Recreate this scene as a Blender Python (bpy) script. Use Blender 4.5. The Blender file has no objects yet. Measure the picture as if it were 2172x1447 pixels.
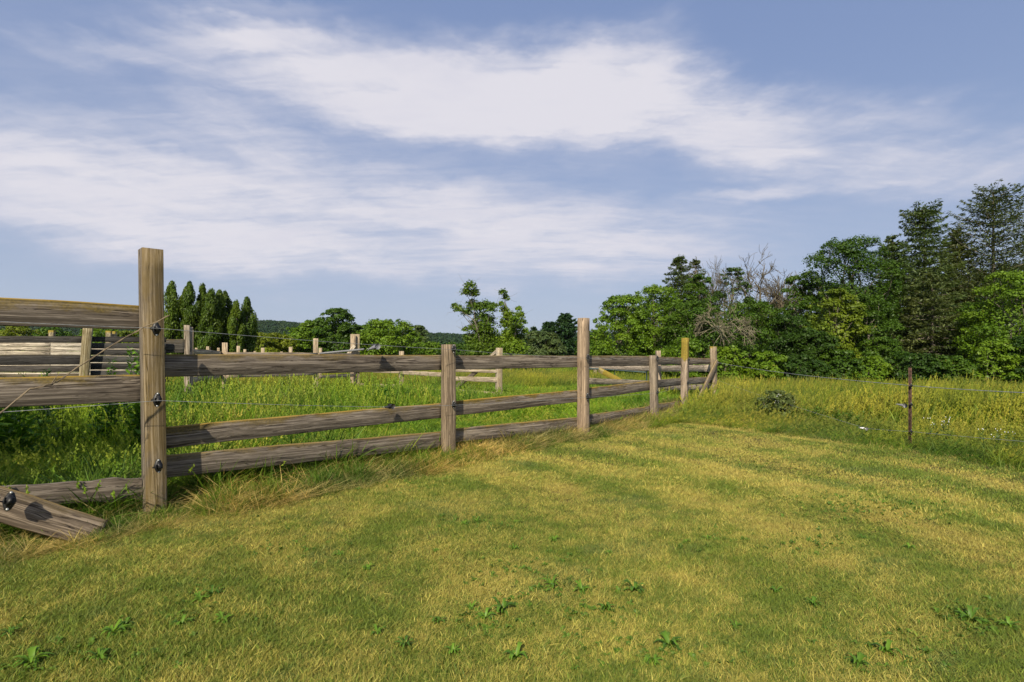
import bpy, math, random
import numpy as np
from mathutils import Vector, Matrix

random.seed(4)
RNG = np.random.default_rng(4)
C = bpy.context.scene.collection
SC = bpy.context.scene

# ------------------------------------------------------------------ camera, sky, sun, exposure
EYE, F, HY, CX = 1.36, 1130.0, 755.0, 1086.0      # eye height (m), focal length, horizon row and centre column of a 2172 px wide frame
cam = bpy.data.cameras.new("camera")
cam.sensor_width = 36.0
cam.lens = 36.0 * F / 2172.0
cam.shift_y = (HY - 723.5) / 2172.0
cam.clip_start, cam.clip_end = 0.05, 6000.0
camo = bpy.data.objects.new("camera", cam)
camo.location = (0, 0, EYE)
camo.rotation_euler = (math.radians(90), 0, 0)
C.objects.link(camo)
SC.camera = camo

SUN_EL = math.radians(37)
SUN_H = Vector((-0.25, -0.968)).normalized()      # horizontal direction towards the sun: behind the camera, a little left
SKY_STRENGTH = 0.076
SUN_STRENGTH = 5.0
SC.view_settings.view_transform = 'Standard'
SC.view_settings.look = 'None'
SC.view_settings.gamma = 1.0
SC.view_settings.use_curve_mapping = False
SC.view_settings.exposure = 0.39
HAZE = 0.00005

sun = bpy.data.lights.new("sun", 'SUN')
sun.energy = SUN_STRENGTH
sun.angle = math.radians(0.6)
sun.color = (1.0, 0.90, 0.72)
suno = bpy.data.objects.new("sun", sun)
sd = Vector((SUN_H.x * math.cos(SUN_EL), SUN_H.y * math.cos(SUN_EL), math.sin(SUN_EL)))
suno.rotation_euler = sd.to_track_quat('Z', 'Y').to_euler()
suno.location = (0, 0, 50)
C.objects.link(suno)


class NT:
    """small helper to write node trees"""
    def __init__(self, tree):
        self.t = tree
        tree.nodes.clear()

    def n(self, kind, **kw):
        nd = self.t.nodes.new(kind)
        for k, v in kw.items():
            setattr(nd, k, v)
        return nd

    def put(self, sock, v):
        if v is None:
            return
        if isinstance(v, bpy.types.NodeSocket):
            self.t.links.new(v, sock)
        else:
            try:
                sock.default_value = v
            except Exception:
                sock.default_value = (v[0], v[1], v[2], 1.0)

    def m(self, op, a, b=None, c=None, clamp=False):
        nd = self.n('ShaderNodeMath', operation=op, use_clamp=clamp)
        for i, v in enumerate((a, b, c)):
            self.put(nd.inputs[i], v)
        return nd.outputs[0]

    def vm(self, op, a, b=None, scale=None):
        nd = self.n('ShaderNodeVectorMath', operation=op)
        self.put(nd.inputs[0], a)
        if b is not None:
            self.put(nd.inputs[1], b)
        if scale is not None:
            self.put(nd.inputs['Scale'], scale)
        return nd.outputs['Value'] if op in ('LENGTH', 'DOT_PRODUCT', 'DISTANCE') else nd.outputs[0]

    def noise(self, vec, scale, detail=4.0, rough=0.55, dist=0.0, color=False):
        nd = self.n('ShaderNodeTexNoise')
        self.put(nd.inputs['Vector'], vec)
        nd.inputs['Scale'].default_value = scale
        nd.inputs['Detail'].default_value = detail
        nd.inputs['Roughness'].default_value = rough
        nd.inputs['Distortion'].default_value = dist
        return nd.outputs['Color'] if color else nd.outputs[0]

    def ramp(self, v, a, b, lo=0.0, hi=1.0, smooth=True):
        nd = self.n('ShaderNodeMapRange', interpolation_type='SMOOTHSTEP' if smooth else 'LINEAR')
        nd.clamp = True if hasattr(nd, 'clamp') else True
        self.put(nd.inputs[0], v)
        for i, q in zip((1, 2, 3, 4), (a, b, lo, hi)):
            self.put(nd.inputs[i], q)
        return nd.outputs[0]

    def mix(self, f, a, b, mode='MIX'):
        nd = self.n('ShaderNodeMix', data_type='RGBA', blend_type=mode)
        self.put(nd.inputs[0], f)
        self.put(nd.inputs[6], a if isinstance(a, bpy.types.NodeSocket) else (a[0], a[1], a[2], 1))
        self.put(nd.inputs[7], b if isinstance(b, bpy.types.NodeSocket) else (b[0], b[1], b[2], 1))
        return nd.outputs[2]

    def sep(self, v):
        nd = self.n('ShaderNodeSeparateXYZ')
        self.put(nd.inputs[0], v)
        return nd.outputs

    def comb(self, x, y, z):
        nd = self.n('ShaderNodeCombineXYZ')
        for i, v in enumerate((x, y, z)):
            self.put(nd.inputs[i], v)
        return nd.outputs[0]

    def mapping(self, v, loc=(0, 0, 0), rot=(0, 0, 0), scale=(1, 1, 1), kind='POINT'):
        nd = self.n('ShaderNodeMapping', vector_type=kind)
        self.put(nd.inputs[0], v)
        nd.inputs['Location'].default_value = loc
        nd.inputs['Rotation'].default_value = rot
        nd.inputs['Scale'].default_value = scale
        return nd.outputs[0]


def build_world():
    w = bpy.data.worlds.new("World")
    SC.world = w
    w.use_nodes = True
    g = NT(w.node_tree)
    sky = g.n('ShaderNodeTexSky', sky_type='NISHITA')
    sky.sun_disc = False
    sky.sun_elevation = SUN_EL
    sky.sun_rotation = math.atan2(SUN_H.x, SUN_H.y)
    sky.altitude = 200
    sky.air_density = 1.0
    sky.dust_density = 2.2
    sky.ozone_density = 2.0
    d = g.n('ShaderNodeTexCoord').outputs['Generated']
    x, y, z = g.sep(d)
    hor = g.m('SQRT', g.m('ADD', g.m('MULTIPLY', x, x), g.m('MULTIPLY', y, y)))
    az = g.m('ARCTAN2', x, y)
    el = g.m('ARCTAN2', z, hor)
    p = g.comb(az, el, 0.0)
    # drifting edges
    w1 = g.noise(g.mapping(p, scale=(3.0, 7.0, 1)), 1.0, 5, 0.6, color=True)
    w2 = g.noise(g.mapping(p, loc=(3, 1, 0), scale=(9.0, 22.0, 1)), 1.0, 5, 0.6, color=True)
    wob = g.vm('ADD', g.vm('MULTIPLY', g.vm('SUBTRACT', w1, (.5, .5, .5)), (.24, .10, 0)),
               g.vm('MULTIPLY', g.vm('SUBTRACT', w2, (.5, .5, .5)), (.10, .055, 0)))
    pw = g.vm('ADD', p, wob)

    def ae(px, py):
        u, v = (px - CX) / F, (HY - py) / F
        return math.atan(u), math.atan(v / math.sqrt(1 + u * u))
    blobs = [  # cloud banks by bearing and height: centre, half length, half height, slope, weight
        (760, 165, 420, 105, -3, 1.0), (1080, 205, 380, 105, 0, 1.0), (1290, 170, 240, 100, 0, .9), (1450, 215, 300, 90, -10, .85),
        (560, 75, 260, 48, 8, .55), (300, 95, 280, 38, 4, .5), (90, 85, 190, 26, 4, .3),
        (1650, 265, 420, 90, -10, .62), (1950, 330, 420, 66, -8, .62), (2150, 370, 330, 40, -2, .55), (1620, 402, 330, 26, 2, .62),
        (120, 305, 430, 100, 0, .62), (250, 410, 560, 110, -4, .66), (520, 335, 420, 90, -14, .42), (800, 450, 620, 75, -4, .72),
        (1150, 470, 480, 75, -6, .62), (350, 500, 700, 60, -2, .6), (1080, 550, 640, 55, -2, .52), (400, 545, 700, 30, -2, .36),
        (760, 340, 1100, 270, -4, .42), (520, 270, 280, 80, -22, .42), (680, 320, 320, 60, -12, .36), (1800, 420, 700, 160, -6, .22), (700, 560, 1000, 70, -2, .56), (350, 440, 760, 140, -3, .58), (1250, 525, 480, 80, -4, .58), (1720, 330, 520, 60, -10, .5),
        (1100, 245, 500, 85, -2, .85), (1560, 300, 420, 50, -8, .55), (1420, 35, 110, 26, 15, .22), (1880, 240, 240, 34, -12, .3), (1430, 462, 300, 32, -5, .34), (600, 10, 300, 26, 10, .25),
        (2700, 300, 600, 120, 0, .5), (-600, 300, 600, 160, 0, .5),
    ]
    env = None
    for (px, py, rx, ry, rot, wt) in blobs:
        a0, e0 = ae(px, py)
        u = (px - CX) / F
        v = (HY - py) / F
        sx = 1 / (1 + u * u)
        sy = 1 / math.sqrt(1 + u * u) / (1 + v * v / (1 + u * u))
        q = g.mapping(pw, loc=(a0, e0, 0), rot=(0, 0, math.radians(rot)), scale=(rx / F * sx * 1.3, ry / F * sy * 1.6, 1), kind='TEXTURE')
        b = g.ramp(g.vm('LENGTH', q), 1.0, 0.05, 0.0, wt)
        env = b if env is None else g.m('MAXIMUM', g.m('MULTIPLY', g.m('MAXIMUM', env, b), 1.0), g.m('MULTIPLY', g.m('ADD', env, b), .72))
    # the same kind of cloud elsewhere round the sky
    back = g.ramp(g.m('ABSOLUTE', az), 0.95, 1.6)
    bn = g.noise(g.mapping(p, loc=(8, 2, 0), scale=(1.6, 5, 1)), 1.0, 3, .5)
    env = g.m('MAXIMUM', env, g.m('MULTIPLY', g.m('MULTIPLY', back, g.ramp(bn, .42, .68)), .7))
    # wisps follow a flat cloud layer seen in perspective
    zz = g.m('ADD', g.m('MAXIMUM', z, 0.0), 0.16)
    pl = g.comb(g.m('DIVIDE', x, zz), g.m('DIVIDE', y, zz), 0.0)
    f1 = g.noise(g.mapping(pl, rot=(0, 0, .35), scale=(1.0, 2.0, 1)), 1.5, 8, .60, .25)
    f2 = g.noise(g.mapping(pl, loc=(5, 2, 0), rot=(0, 0, -.45), scale=(1.6, 6.5, 1)), 2.2, 6, .58, .5)
    f3 = g.noise(g.mapping(pw, loc=(1, 7, 0), scale=(6, 36, 1)), 1.0, 6, .6, .2)
    fb = g.m('ADD', g.m('ADD', g.m('MULTIPLY', f1, .45), g.m('MULTIPLY', f2, .28)), g.m('MULTIPLY', f3, .27))
    fbc = g.ramp(fb, .28, .72)
    dens = g.m('MULTIPLY', env, g.m('ADD', .58, g.m('MULTIPLY', fbc, .76)))
    dens = g.ramp(dens, .03, .98, 0.0, 1.0)
    # clear air: Nishita, paler near the ground where the summer haze thickens
    hz = g.m('POWER', g.m('SUBTRACT', 1.0, g.m('MAXIMUM', g.m('SINE', el), 0.0), clamp=True), 4.2)
    clear = g.mix(g.m('MULTIPLY', hz, .85), g.mix(.65, sky.outputs[0], (2.6, 3.6, 6.4)), (5.6, 6.25, 7.3))
    ccol = g.mix(dens, (5.5, 5.8, 7.2), (7.8, 7.6, 8.2))
    ccol = g.mix(g.m('MULTIPLY', g.ramp(f1, .48, .66), .35), ccol, (6.4, 6.4, 7.5))
    col = g.mix(g.m('MULTIPLY', dens, .95), clear, ccol)
    bg = g.n('ShaderNodeBackground')
    g.put(bg.inputs[0], col)
    bg.inputs[1].default_value = SKY_STRENGTH
    out = g.n('ShaderNodeOutputWorld')
    g.t.links.new(bg.outputs[0], out.inputs[0])


build_world()
SC.render.engine = 'CYCLES'
SC.cycles.max_bounces = 6
SC.cycles.diffuse_bounces = 3
SC.cycles.transmission_bounces = 4


# ------------------------------------------------------------------ helpers
def at(px, py, D):
    """world point seen at a photo pixel, D metres ahead"""
    return Vector(((px - CX) * D / F, D, EYE - (py - HY) * D / F))


def smooth(a, b, v):
    t = np.clip((v - a) / (b - a), 0, 1)
    return t * t * (3 - 2 * t)


def gz(x, y):
    """height of the ground"""
    x = np.asarray(x, float)
    y = np.asarray(y, float)
    z = -0.62 * smooth(6, 30, y + 0.4 * (x - 4)) * smooth(3.4, 8.0, x)
    z = z + 3.2 * smooth(55, 260, np.hypot(x, y))
    z = z + 0.02 * np.sin(x * 1.3 + .5) * np.sin(y * 1.1) + 0.012 * np.sin(x * 3.1 + y * 2.3)
    return z


def empty(name, loc, label=None, cat=None, group=None):
    o = bpy.data.objects.new(name, None)
    o.location = loc
    o.empty_display_size = .2
    C.objects.link(o)
    return tag(o, label, cat, group)


def tag(o, label=None, cat=None, group=None, kind=None):
    for k, v in (('label', label), ('category', cat), ('group', group), ('kind', kind)):
        if v:
            o[k] = v
    return o


def mesh_np(name, verts, faces, attrs=None, mat=None, smooth_shade=False):
    """mesh from numpy arrays; faces is a list of (N,3)/(N,4) integer arrays"""
    me = bpy.data.meshes.new(name)
    verts = np.asarray(verts, np.float32)
    if not isinstance(faces, list):
        faces = [faces]
    faces = [np.asarray(f, np.int32) for f in faces if len(f)]
    me.vertices.add(len(verts))
    me.vertices.foreach_set('co', verts.ravel())
    nl = sum(f.size for f in faces)
    nf = sum(len(f) for f in faces)
    if nl:
        me.loops.add(nl)
        me.polygons.add(nf)
        me.loops.foreach_set('vertex_index', np.concatenate([f.ravel() for f in faces]))
        tot = np.concatenate([np.full(len(f), f.shape[1], np.int32) for f in faces])
        me.polygons.foreach_set('loop_start', np.concatenate([[0], np.cumsum(tot)[:-1]]).astype(np.int32))
        me.polygons.foreach_set('loop_total', tot)
        if smooth_shade:
            me.polygons.foreach_set('use_smooth', np.ones(nf, bool))
    for k, v in (attrs or {}).items():
        v = np.asarray(v)
        if v.ndim == 2:
            a = me.attributes.new(k, 'FLOAT_VECTOR', 'POINT')
            a.data.foreach_set('vector', v.astype(np.float32).ravel())
        elif v.dtype.kind == 'i':
            a = me.attributes.new(k, 'INT', 'POINT')
            a.data.foreach_set('value', v.astype(np.int32))
        else:
            a = me.attributes.new(k, 'FLOAT', 'POINT')
            a.data.foreach_set('value', v.astype(np.float32))
    me.update(calc_edges=True)
    if mat:
        me.materials.append(mat)
    return me


def link(name, me, parent=None, loc=None, color=None):
    o = bpy.data.objects.new(name, me)
    C.objects.link(o)
    if loc is not None:
        o.location = loc
    if parent is not None:
        o.parent = parent
    if color is not None:
        o.color = (color[0], color[1], color[2], 1)
    return o


class Geo:
    """collects tubes and boxes into one mesh"""
    def __init__(self):
        self.V, self.F4, self.F3, self.n = [], [], [], 0

    def tube(self, pts, radii, sides=6, cap=True):
        pts = np.asarray(pts, float)
        n = len(pts)
        radii = np.broadcast_to(np.asarray(radii, float), (n,))
        tan = np.gradient(pts, axis=0)
        tan /= np.linalg.norm(tan, axis=1, keepdims=True) + 1e-9
        ref = np.array([0, 0, 1.0]) if abs(tan[0][2]) < .9 else np.array([1.0, 0, 0])
        a = np.cross(tan, ref)
        a /= np.linalg.norm(a, axis=1, keepdims=True) + 1e-9
        b = np.cross(tan, a)
        th = np.linspace(0, 2 * math.pi, sides, endpoint=False)
        ring = pts[:, None, :] + radii[:, None, None] * (np.cos(th)[None, :, None] * a[:, None, :] + np.sin(th)[None, :, None] * b[:, None, :])
        self.V.append(ring.reshape(-1, 3))
        i = np.arange(n - 1)[:, None] * sides
        j = np.arange(sides)[None, :]
        k = (j + 1) % sides
        q = np.stack([i + j, i + k, i + sides + k, i + sides + j], -1).reshape(-1, 4) + self.n
        self.F4.append(q)
        self.n += n * sides
        if cap:
            for base, c in ((self.n - n * sides, pts[0]), (self.n - sides, pts[-1])):
                self.V.append(c[None, :])
                f = np.stack([base + np.arange(sides), base + (np.arange(sides) + 1) % sides, np.full(sides, self.n)], -1)
                self.F3.append(f)
                self.n += 1

    def box(self, M, sx, sy, sz):
        """box of half sizes in frame M"""
        c = np.array([[x, y, z, 1] for x in (-sx, sx) for y in (-sy, sy) for z in (-sz, sz)])
        self.V.append((np.array(M) @ c.T).T[:, :3])
        f = np.array([[0, 1, 3, 2], [4, 6, 7, 5], [0, 4, 5, 1], [2, 3, 7, 6], [0, 2, 6, 4], [1, 5, 7, 3]]) + self.n
        self.F4.append(f)
        self.n += 8

    def mesh(self, name, mat, smooth_shade=True):
        return mesh_np(name, np.concatenate(self.V), [np.concatenate(self.F4)] + ([np.concatenate(self.F3)] if self.F3 else []), None, mat, smooth_shade)


# ------------------------------------------------------------------ materials
def new_mat(name):
    m = bpy.data.materials.new(name)
    m.use_nodes = True
    return m, NT(m.node_tree)


def finish(g, shader, bump=None):
    out = g.n('ShaderNodeOutputMaterial')
    g.t.links.new(shader, out.inputs[0])


def principled(g, col, rough=.8, spec=.3, normal=None, metal=0.0):
    b = g.n('ShaderNodeBsdfPrincipled')
    g.put(b.inputs['Base Color'], col)
    g.put(b.inputs['Roughness'], rough)
    b.inputs['Specular IOR Level'].default_value = spec
    b.inputs['Metallic'].default_value = metal
    if normal is not None:
        g.put(b.inputs['Normal'], normal)
    return b.outputs[0]


def bump(g, h, strength=.4, dist=.01):
    b = g.n('ShaderNodeBump')
    b.inputs['Strength'].default_value = strength
    b.inputs['Distance'].default_value = dist
    g.put(b.inputs['Height'], h)
    return b.outputs[0]


def attr(g, name, kind='GEOMETRY', out='Fac'):
    a = g.n('ShaderNodeAttribute', attribute_type=kind)
    a.attribute_name = name
    return a.outputs[out]


def leafy(g, col, trans=.35, rough=.55, tcol=None):
    p = principled(g, col, rough, .25)
    t = g.n('ShaderNodeBsdfTranslucent')
    g.put(t.inputs[0], tcol if tcol is not None else col)
    mx = g.n('ShaderNodeMixShader')
    mx.inputs[0].default_value = trans
    g.t.links.new(p, mx.inputs[1])
    g.t.links.new(t.outputs[0], mx.inputs[2])
    return mx.outputs[0]


def mat_foliage():
    m, g = new_mat('foliage')
    oi = g.n('ShaderNodeObjectInfo')
    rnd = attr(g, 'rnd')
    pos = g.n('ShaderNodeNewGeometry').outputs['Position']
    nz = g.noise(pos, .55, 3, .6)
    base = oi.outputs['Color']
    c = g.mix(g.ramp(rnd, .0, 1., 0, 1, False), g.mix(1, base, (.55, .62, .6), 'MULTIPLY'), g.mix(1, base, (1.45, 1.32, 1.1), 'MULTIPLY'))
    c = g.mix(g.ramp(nz, .38, .68, 0, .6), c, g.mix(1, base, (1.5, 1.22, .8), 'MULTIPLY'))
    yel = g.ramp(rnd, .955, .965, 0, .6)
    c = g.mix(yel, c, (.20, .17, .03))
    tc = g.mix(1, c, (1.25, 1.25, .5), 'MULTIPLY')
    finish(g, leafy(g, c, .30, .5, tc))
    return m


def mat_bark(name='bark', c1=(.10, .085, .065), c2=(.22, .19, .15)):
    m, g = new_mat(name)
    co = g.n('ShaderNodeTexCoord').outputs['Object']
    n1 = g.noise(g.mapping(co, scale=(9, 9, 2)), 1.0, 6, .6)
    c = g.mix(g.ramp(n1, .35, .65), c1, c2)
    finish(g, principled(g, c, .9, .2, bump(g, n1, .6, .02)))
    return m


def mat_wood():
    """weathered timber: grain along local X, u along the piece, v across it; object colour gives the tone,
    'lichen' the ochre growth along the upper edge, 'crust' the growth on the free end"""
    m, g = new_mat('weathered_wood')
    oi = g.n('ShaderNodeObjectInfo')
    co = g.n('ShaderNodeTexCoord').outputs['Object']
    off = g.m('MULTIPLY', oi.outputs['Random'], 37.0)
    q = g.vm('ADD', co, g.comb(off, g.m('MULTIPLY', off, .7), off))
    warp = g.noise(g.mapping(q, scale=(1.6, 5, 5)), 1.0, 3, .5, color=True)
    qw = g.vm('ADD', q, g.vm('MULTIPLY', g.vm('SUBTRACT', warp, (.5, .5, .5)), (.0, .035, .035)))
    fine = g.noise(g.mapping(qw, scale=(2, 105, 105)), 1.0, 5, .7)
    mid = g.noise(g.mapping(qw, scale=(.9, 58, 58)), 1.0, 6, .7)
    big = g.noise(g.mapping(qw, scale=(1.1, 9, 9)), 1.0, 4, .6)
    blot = g.noise(g.mapping(q, scale=(3.2, 11, 11)), 1.0, 5, .65)
    tone = oi.outputs['Color']
    c = g.mix(g.ramp(mid, .41, .60), g.mix(1, tone, (.42, .39, .37), 'MULTIPLY'), g.mix(1, tone, (1.30, 1.27, 1.24), 'MULTIPLY'))
    c = g.mix(g.ramp(fine, .46, .60, .0, .75), c, g.mix(1, tone, (.46, .43, .40), 'MULTIPLY'))
    c = g.mix(g.ramp(big, .56, .70, 0, .55), c, g.mix(1, tone, (.33, .31, .31), 'MULTIPLY'))
    c = g.mix(g.ramp(blot, .52, .72, 0, .40), c, g.mix(1, tone, (1.35, 1.30, 1.24), 'MULTIPLY'))
    cn = g.noise(g.mapping(qw, loc=(3, 1, 2), scale=(.55, 17, 17)), 1.0, 3, .5)
    crack = g.m('MULTIPLY', g.ramp(g.m('ABSOLUTE', g.m('SUBTRACT', cn, .5)), .016, .006), g.ramp(blot, .42, .52))
    c = g.mix(g.m('MULTIPLY', crack, .85), c, g.mix(1, tone, (.16, .14, .13), 'MULTIPLY'))
    # knots
    vo = g.n('ShaderNodeTexVoronoi')
    g.put(vo.inputs['Vector'], g.mapping(q, scale=(1.7, .4, 5.2)))
    vo.inputs['Scale'].default_value = 1.0
    vo.inputs['Randomness'].default_value = 1.0
    kd = vo.outputs['Distance']
    pick = g.ramp(g.sep(vo.outputs['Color'])[0], .42, .44)
    ring = g.m('MULTIPLY', g.ramp(kd, .13, .085), g.m('ADD', .45, g.m('MULTIPLY', g.m('SINE', g.m('MULTIPLY', kd, 170.0)), .35)))
    c = g.mix(g.m('MULTIPLY', ring, pick), c, g.mix(1, tone, (.22, .18, .15), 'MULTIPLY'))
    # lichen on the edge that faces the rain, and on exposed tops
    v = attr(g, 'v')
    u = attr(g, 'u')
    ln = g.noise(g.mapping(q, scale=(3.6, 9, 9)), 1.0, 6, .62)
    lic = attr(g, 'lichen', 'OBJECT')
    edge = g.m('ADD', v, g.m('MULTIPLY', g.m('SUBTRACT', ln, .5), 1.5))
    lm = g.m('MULTIPLY', g.ramp(edge, .66, 1.05), lic)
    spec = g.noise(q, 60.0, 3, .6)
    lcol = g.mix(g.ramp(spec, .35, .65), (.075, .055, .013), (.15, .105, .017))
    lcol = g.mix(g.ramp(v, .93, .99), lcol, (.33, .21, .02))
    c = g.mix(g.m('MULTIPLY', lm, .92), c, lcol)
    cr = attr(g, 'crust', 'OBJECT')
    start = g.m('SUBTRACT', 1.0, cr)
    cm = g.ramp(g.m('ADD', u, g.m('MULTIPLY', g.m('SUBTRACT', ln, .5), .16)), start, g.m('ADD', start, .03))
    cm = g.m('MULTIPLY', cm, g.ramp(cr, .001, .002))
    c = g.mix(g.m('MULTIPLY', cm, .93), c, g.mix(g.ramp(spec, .3, .7), (.16, .12, .024), (.30, .22, .02)))
    h = g.m('ADD', g.m('MULTIPLY', fine, .5), g.m('ADD', g.m('MULTIPLY', mid, .7), g.m('SUBTRACT', g.m('MULTIPLY', lm, .3), crack)))
    finish(g, principled(g, c, .85, .22, bump(g, h, .7, .006)))
    return m


def mat_grass(name, greens, dry, dry_scale, dry_lo, dry_hi, trans=.3, tipdry=.25, stripes=False):
    m, g = new_mat(name)
    pos = g.n('ShaderNodeNewGeometry').outputs['Position']
    rnd = attr(g, 'rnd')
    t = attr(g, 't')
    x, y, z = g.sep(pos)
    fl = g.comb(x, y, 0.0)
    n1 = g.noise(fl, dry_scale, 4, .6)
    n2 = g.noise(fl, dry_scale * 3.7, 3, .6)
    n3 = g.noise(fl, dry_scale * .45, 2, .5)
    s = g.m('ADD', g.m('ADD', g.m('MULTIPLY', n1, .5), g.m('MULTIPLY', n2, .24)), g.m('ADD', g.m('MULTIPLY', n3, .26), g.m('MULTIPLY', g.m('SUBTRACT', rnd, .5), .34)))
    if stripes:   # passes of the mower, curving round towards the fence
        r = g.vm('LENGTH', g.vm('SUBTRACT', fl, (-6.5, 2.2, 0)))
        wob = g.m('MULTIPLY', g.noise(fl, .6, 2, .5), 1.6)
        sw = g.m('SINE', g.m('MULTIPLY', g.m('ADD', r, wob), 6.0))
        far = g.ramp(g.m('ADD', y, g.m('MULTIPLY', x, .4)), 3.5, 8.0)
        s = g.m('ADD', s, g.m('MULTIPLY', g.m('MULTIPLY', sw, .035), far))
        s = g.m('ADD', s, g.m('MULTIPLY', far, .045))
    mask = g.ramp(s, dry_lo, dry_hi)
    gr = g.mix(rnd, greens[0], greens[1])
    gr = g.mix(g.ramp(n2, .45, .7, 0, .5), gr, greens[2])
    dr = g.mix(g.noise(g.vm('SCALE', pos, scale=1.0), 40.0, 1, .5), dry[0], dry[1])
    c = g.mix(mask, gr, dr)
    c = g.mix(g.m('MULTIPLY', g.ramp(t, .75, 1.0), tipdry), c, dry[1])
    rt = g.n('ShaderNodeObjectInfo').outputs['Random']
    pn = g.noise(g.vm('ADD', fl, (31, 17, 0)), .45, 4, .65)
    c = g.mix(1, c, g.mix(g.ramp(pn, .36, .64), (.62, .74, .8), (1.28, 1.16, 1.0)), 'MULTIPLY')
    c = g.mix(1, c, g.mix(rt, (.62, .66, .7), (1.35, 1.3, 1.2)), 'MULTIPLY')
    tc = g.mix(1, c, (1.15, 1.15, .6), 'MULTIPLY')
    finish(g, leafy(g, c, trans, .6, tc))
    return m


def mat_lawn():
    """blades of a half dried lawn: straw, yellow green and grey green blades mixed, in patches of several sizes and mower passes"""
    m, g = new_mat('lawn_blades')
    pos = g.n('ShaderNodeNewGeometry').outputs['Position']
    rnd = attr(g, 'rnd')
    t = attr(g, 't')
    x, y, z = g.sep(pos)
    fl = g.comb(x, y, 0.0)
    a = g.noise(fl, .55, 3, .55)
    b = g.noise(g.vm('ADD', fl, (7, 3, 0)), 1.7, 4, .65)
    c_ = g.noise(g.vm('ADD', fl, (2, 9, 0)), 6.0, 3, .6)
    blue = g.noise(g.vm('ADD', fl, (13, 5, 0)), 1.1, 4, .6)
    r = g.vm('LENGTH', g.vm('SUBTRACT', fl, (-2.5, 3.5, 0)))
    wob = g.m('MULTIPLY', g.noise(fl, .4, 2, .5), .5)
    sw = g.m('SINE', g.m('MULTIPLY', g.m('ADD', r, wob), 5.6))
    far = g.ramp(g.m('ADD', y, g.m('MULTIPLY', x, .6)), 2.5, 6.5)
    s = g.m('ADD', g.m('ADD', g.m('MULTIPLY', a, .34), g.m('MULTIPLY', b, .42)), g.m('MULTIPLY', c_, .24))
    s = g.m('ADD', .5, g.m('MULTIPLY', g.m('SUBTRACT', s, .5), 1.55))
    s = g.m('ADD', s, g.m('MULTIPLY', g.m('MULTIPLY', sw, .085), far))
    s = g.m('ADD', s, g.m('MULTIPLY', far, .035))
    blade = g.m('SUBTRACT', rnd, .5)
    s = g.m('ADD', s, g.m('MULTIPLY', blade, .30))
    rn2 = g.m('FRACT', g.m('MULTIPLY', rnd, 7.31))
    green = g.mix(rn2, (.075, .128, .017), (.19, .25, .032))
    green = g.mix(g.m('MULTIPLY', g.ramp(blue, .53, .64), .6), green, g.mix(rn2, (.075, .12, .034), (.15, .20, .06)))
    straw = g.mix(rn2, (.325, .280, .056), (.52, .46, .115))
    brown = g.mix(rn2, (.24, .17, .050), (.43, .33, .10))
    c = g.mix(g.ramp(s, .42, .62), green, straw)
    c = g.mix(g.m('MULTIPLY', g.ramp(s, .63, .74), .5), c, brown)
    c = g.mix(g.m('MULTIPLY', g.ramp(t, .7, 1.0), .25), c, (.38, .34, .08))
    rt = g.n('ShaderNodeObjectInfo').outputs['Random']
    c = g.mix(1, c, g.mix(rt, (.66, .70, .72), (1.32, 1.28, 1.2)), 'MULTIPLY')
    finish(g, leafy(g, c, .25, .6, g.mix(1, c, (1.15, 1.15, .6), 'MULTIPLY')))
    return m


def mat_ground(name, cols, scale):
    m, g = new_mat(name)
    pos = g.n('ShaderNodeNewGeometry').outputs['Position']
    n1 = g.noise(pos, scale, 6, .6)
    n2 = g.noise(pos, scale * 14, 5, .65)
    n3 = g.noise(pos, scale * 90, 3, .6)
    c = g.mix(g.ramp(n1, .35, .65), cols[0], cols[1])
    c = g.mix(g.ramp(n2, .4, .7, 0, .7), c, cols[2])
    finish(g, principled(g, c, .95, .1, bump(g, g.m('ADD', n2, n3), .8, .03)))
    return m


def mat_plain(name, col, rough=.5, spec=.4, metal=0.0, var=.25, scale=30):
    m, g = new_mat(name)
    co = g.n('ShaderNodeTexCoord').outputs['Object']
    n1 = g.noise(co, scale, 4, .6)
    c = g.mix(g.ramp(n1, .35, .7), [v * (1 - var) for v in col], [v * (1 + var) for v in col])
    finish(g, principled(g, c, rough, spec, bump(g, n1, .2, .003), metal))
    return m


M = {}
M['wood'] = mat_wood()
M['foliage'] = mat_foliage()
M['bark'] = mat_bark()
M['dead'] = mat_bark('dead_wood', (.11, .10, .065), (.235, .21, .135))
M['bare'] = mat_bark('bare_wood', (.085, .070, .042), (.17, .145, .095))
M['lawn_grass'] = mat_lawn()
M['green_grass'] = mat_grass('lush_blades', ((.085, .185, .012), (.165, .29, .016), (.24, .32, .018)), ((.32, .29, .06), (.42, .36, .10)), .35, .60, .84, .32, .15)
M['edge_grass'] = mat_grass('edge_blades', ((.055, .125, .012), (.115, .215, .016), (.15, .22, .018)), ((.30, .22, .06), (.42, .32, .10)), .9, .56, .82, .3, .15)
M['meadow_grass'] = mat_grass('meadow_blades', ((.095, .175, .014), (.175, .24, .019), (.22, .25, .024)), ((.30, .26, .045), (.42, .35, .09)), .24, .53, .90, .34, .12)
M['straw'] = mat_grass('straw_blades', ((.36, .29, .08), (.54, .43, .14), (.26, .28, .05)), ((.42, .31, .10), (.66, .52, .22)), 1.5, .35, .6, .2, .2)
M['soil'] = mat_ground('lawn_soil', ((.06, .055, .02), (.13, .105, .04), (.07, .055, .025)), .9)
M['pasture'] = mat_ground('pasture', ((.045, .075, .012), (.10, .115, .018), (.075, .085, .018)), .12)
M['forest_floor'] = mat_ground('forest_floor', ((.02, .04, .012), (.035, .06, .015), (.03, .05, .015)), .02)
M['black'] = mat_plain('black_plastic', (.014, .014, .015), .5, .4, 0, .3)
M['wire'] = mat_plain('wire_metal', (.42, .43, .42), .45, .5, .6)
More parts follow.
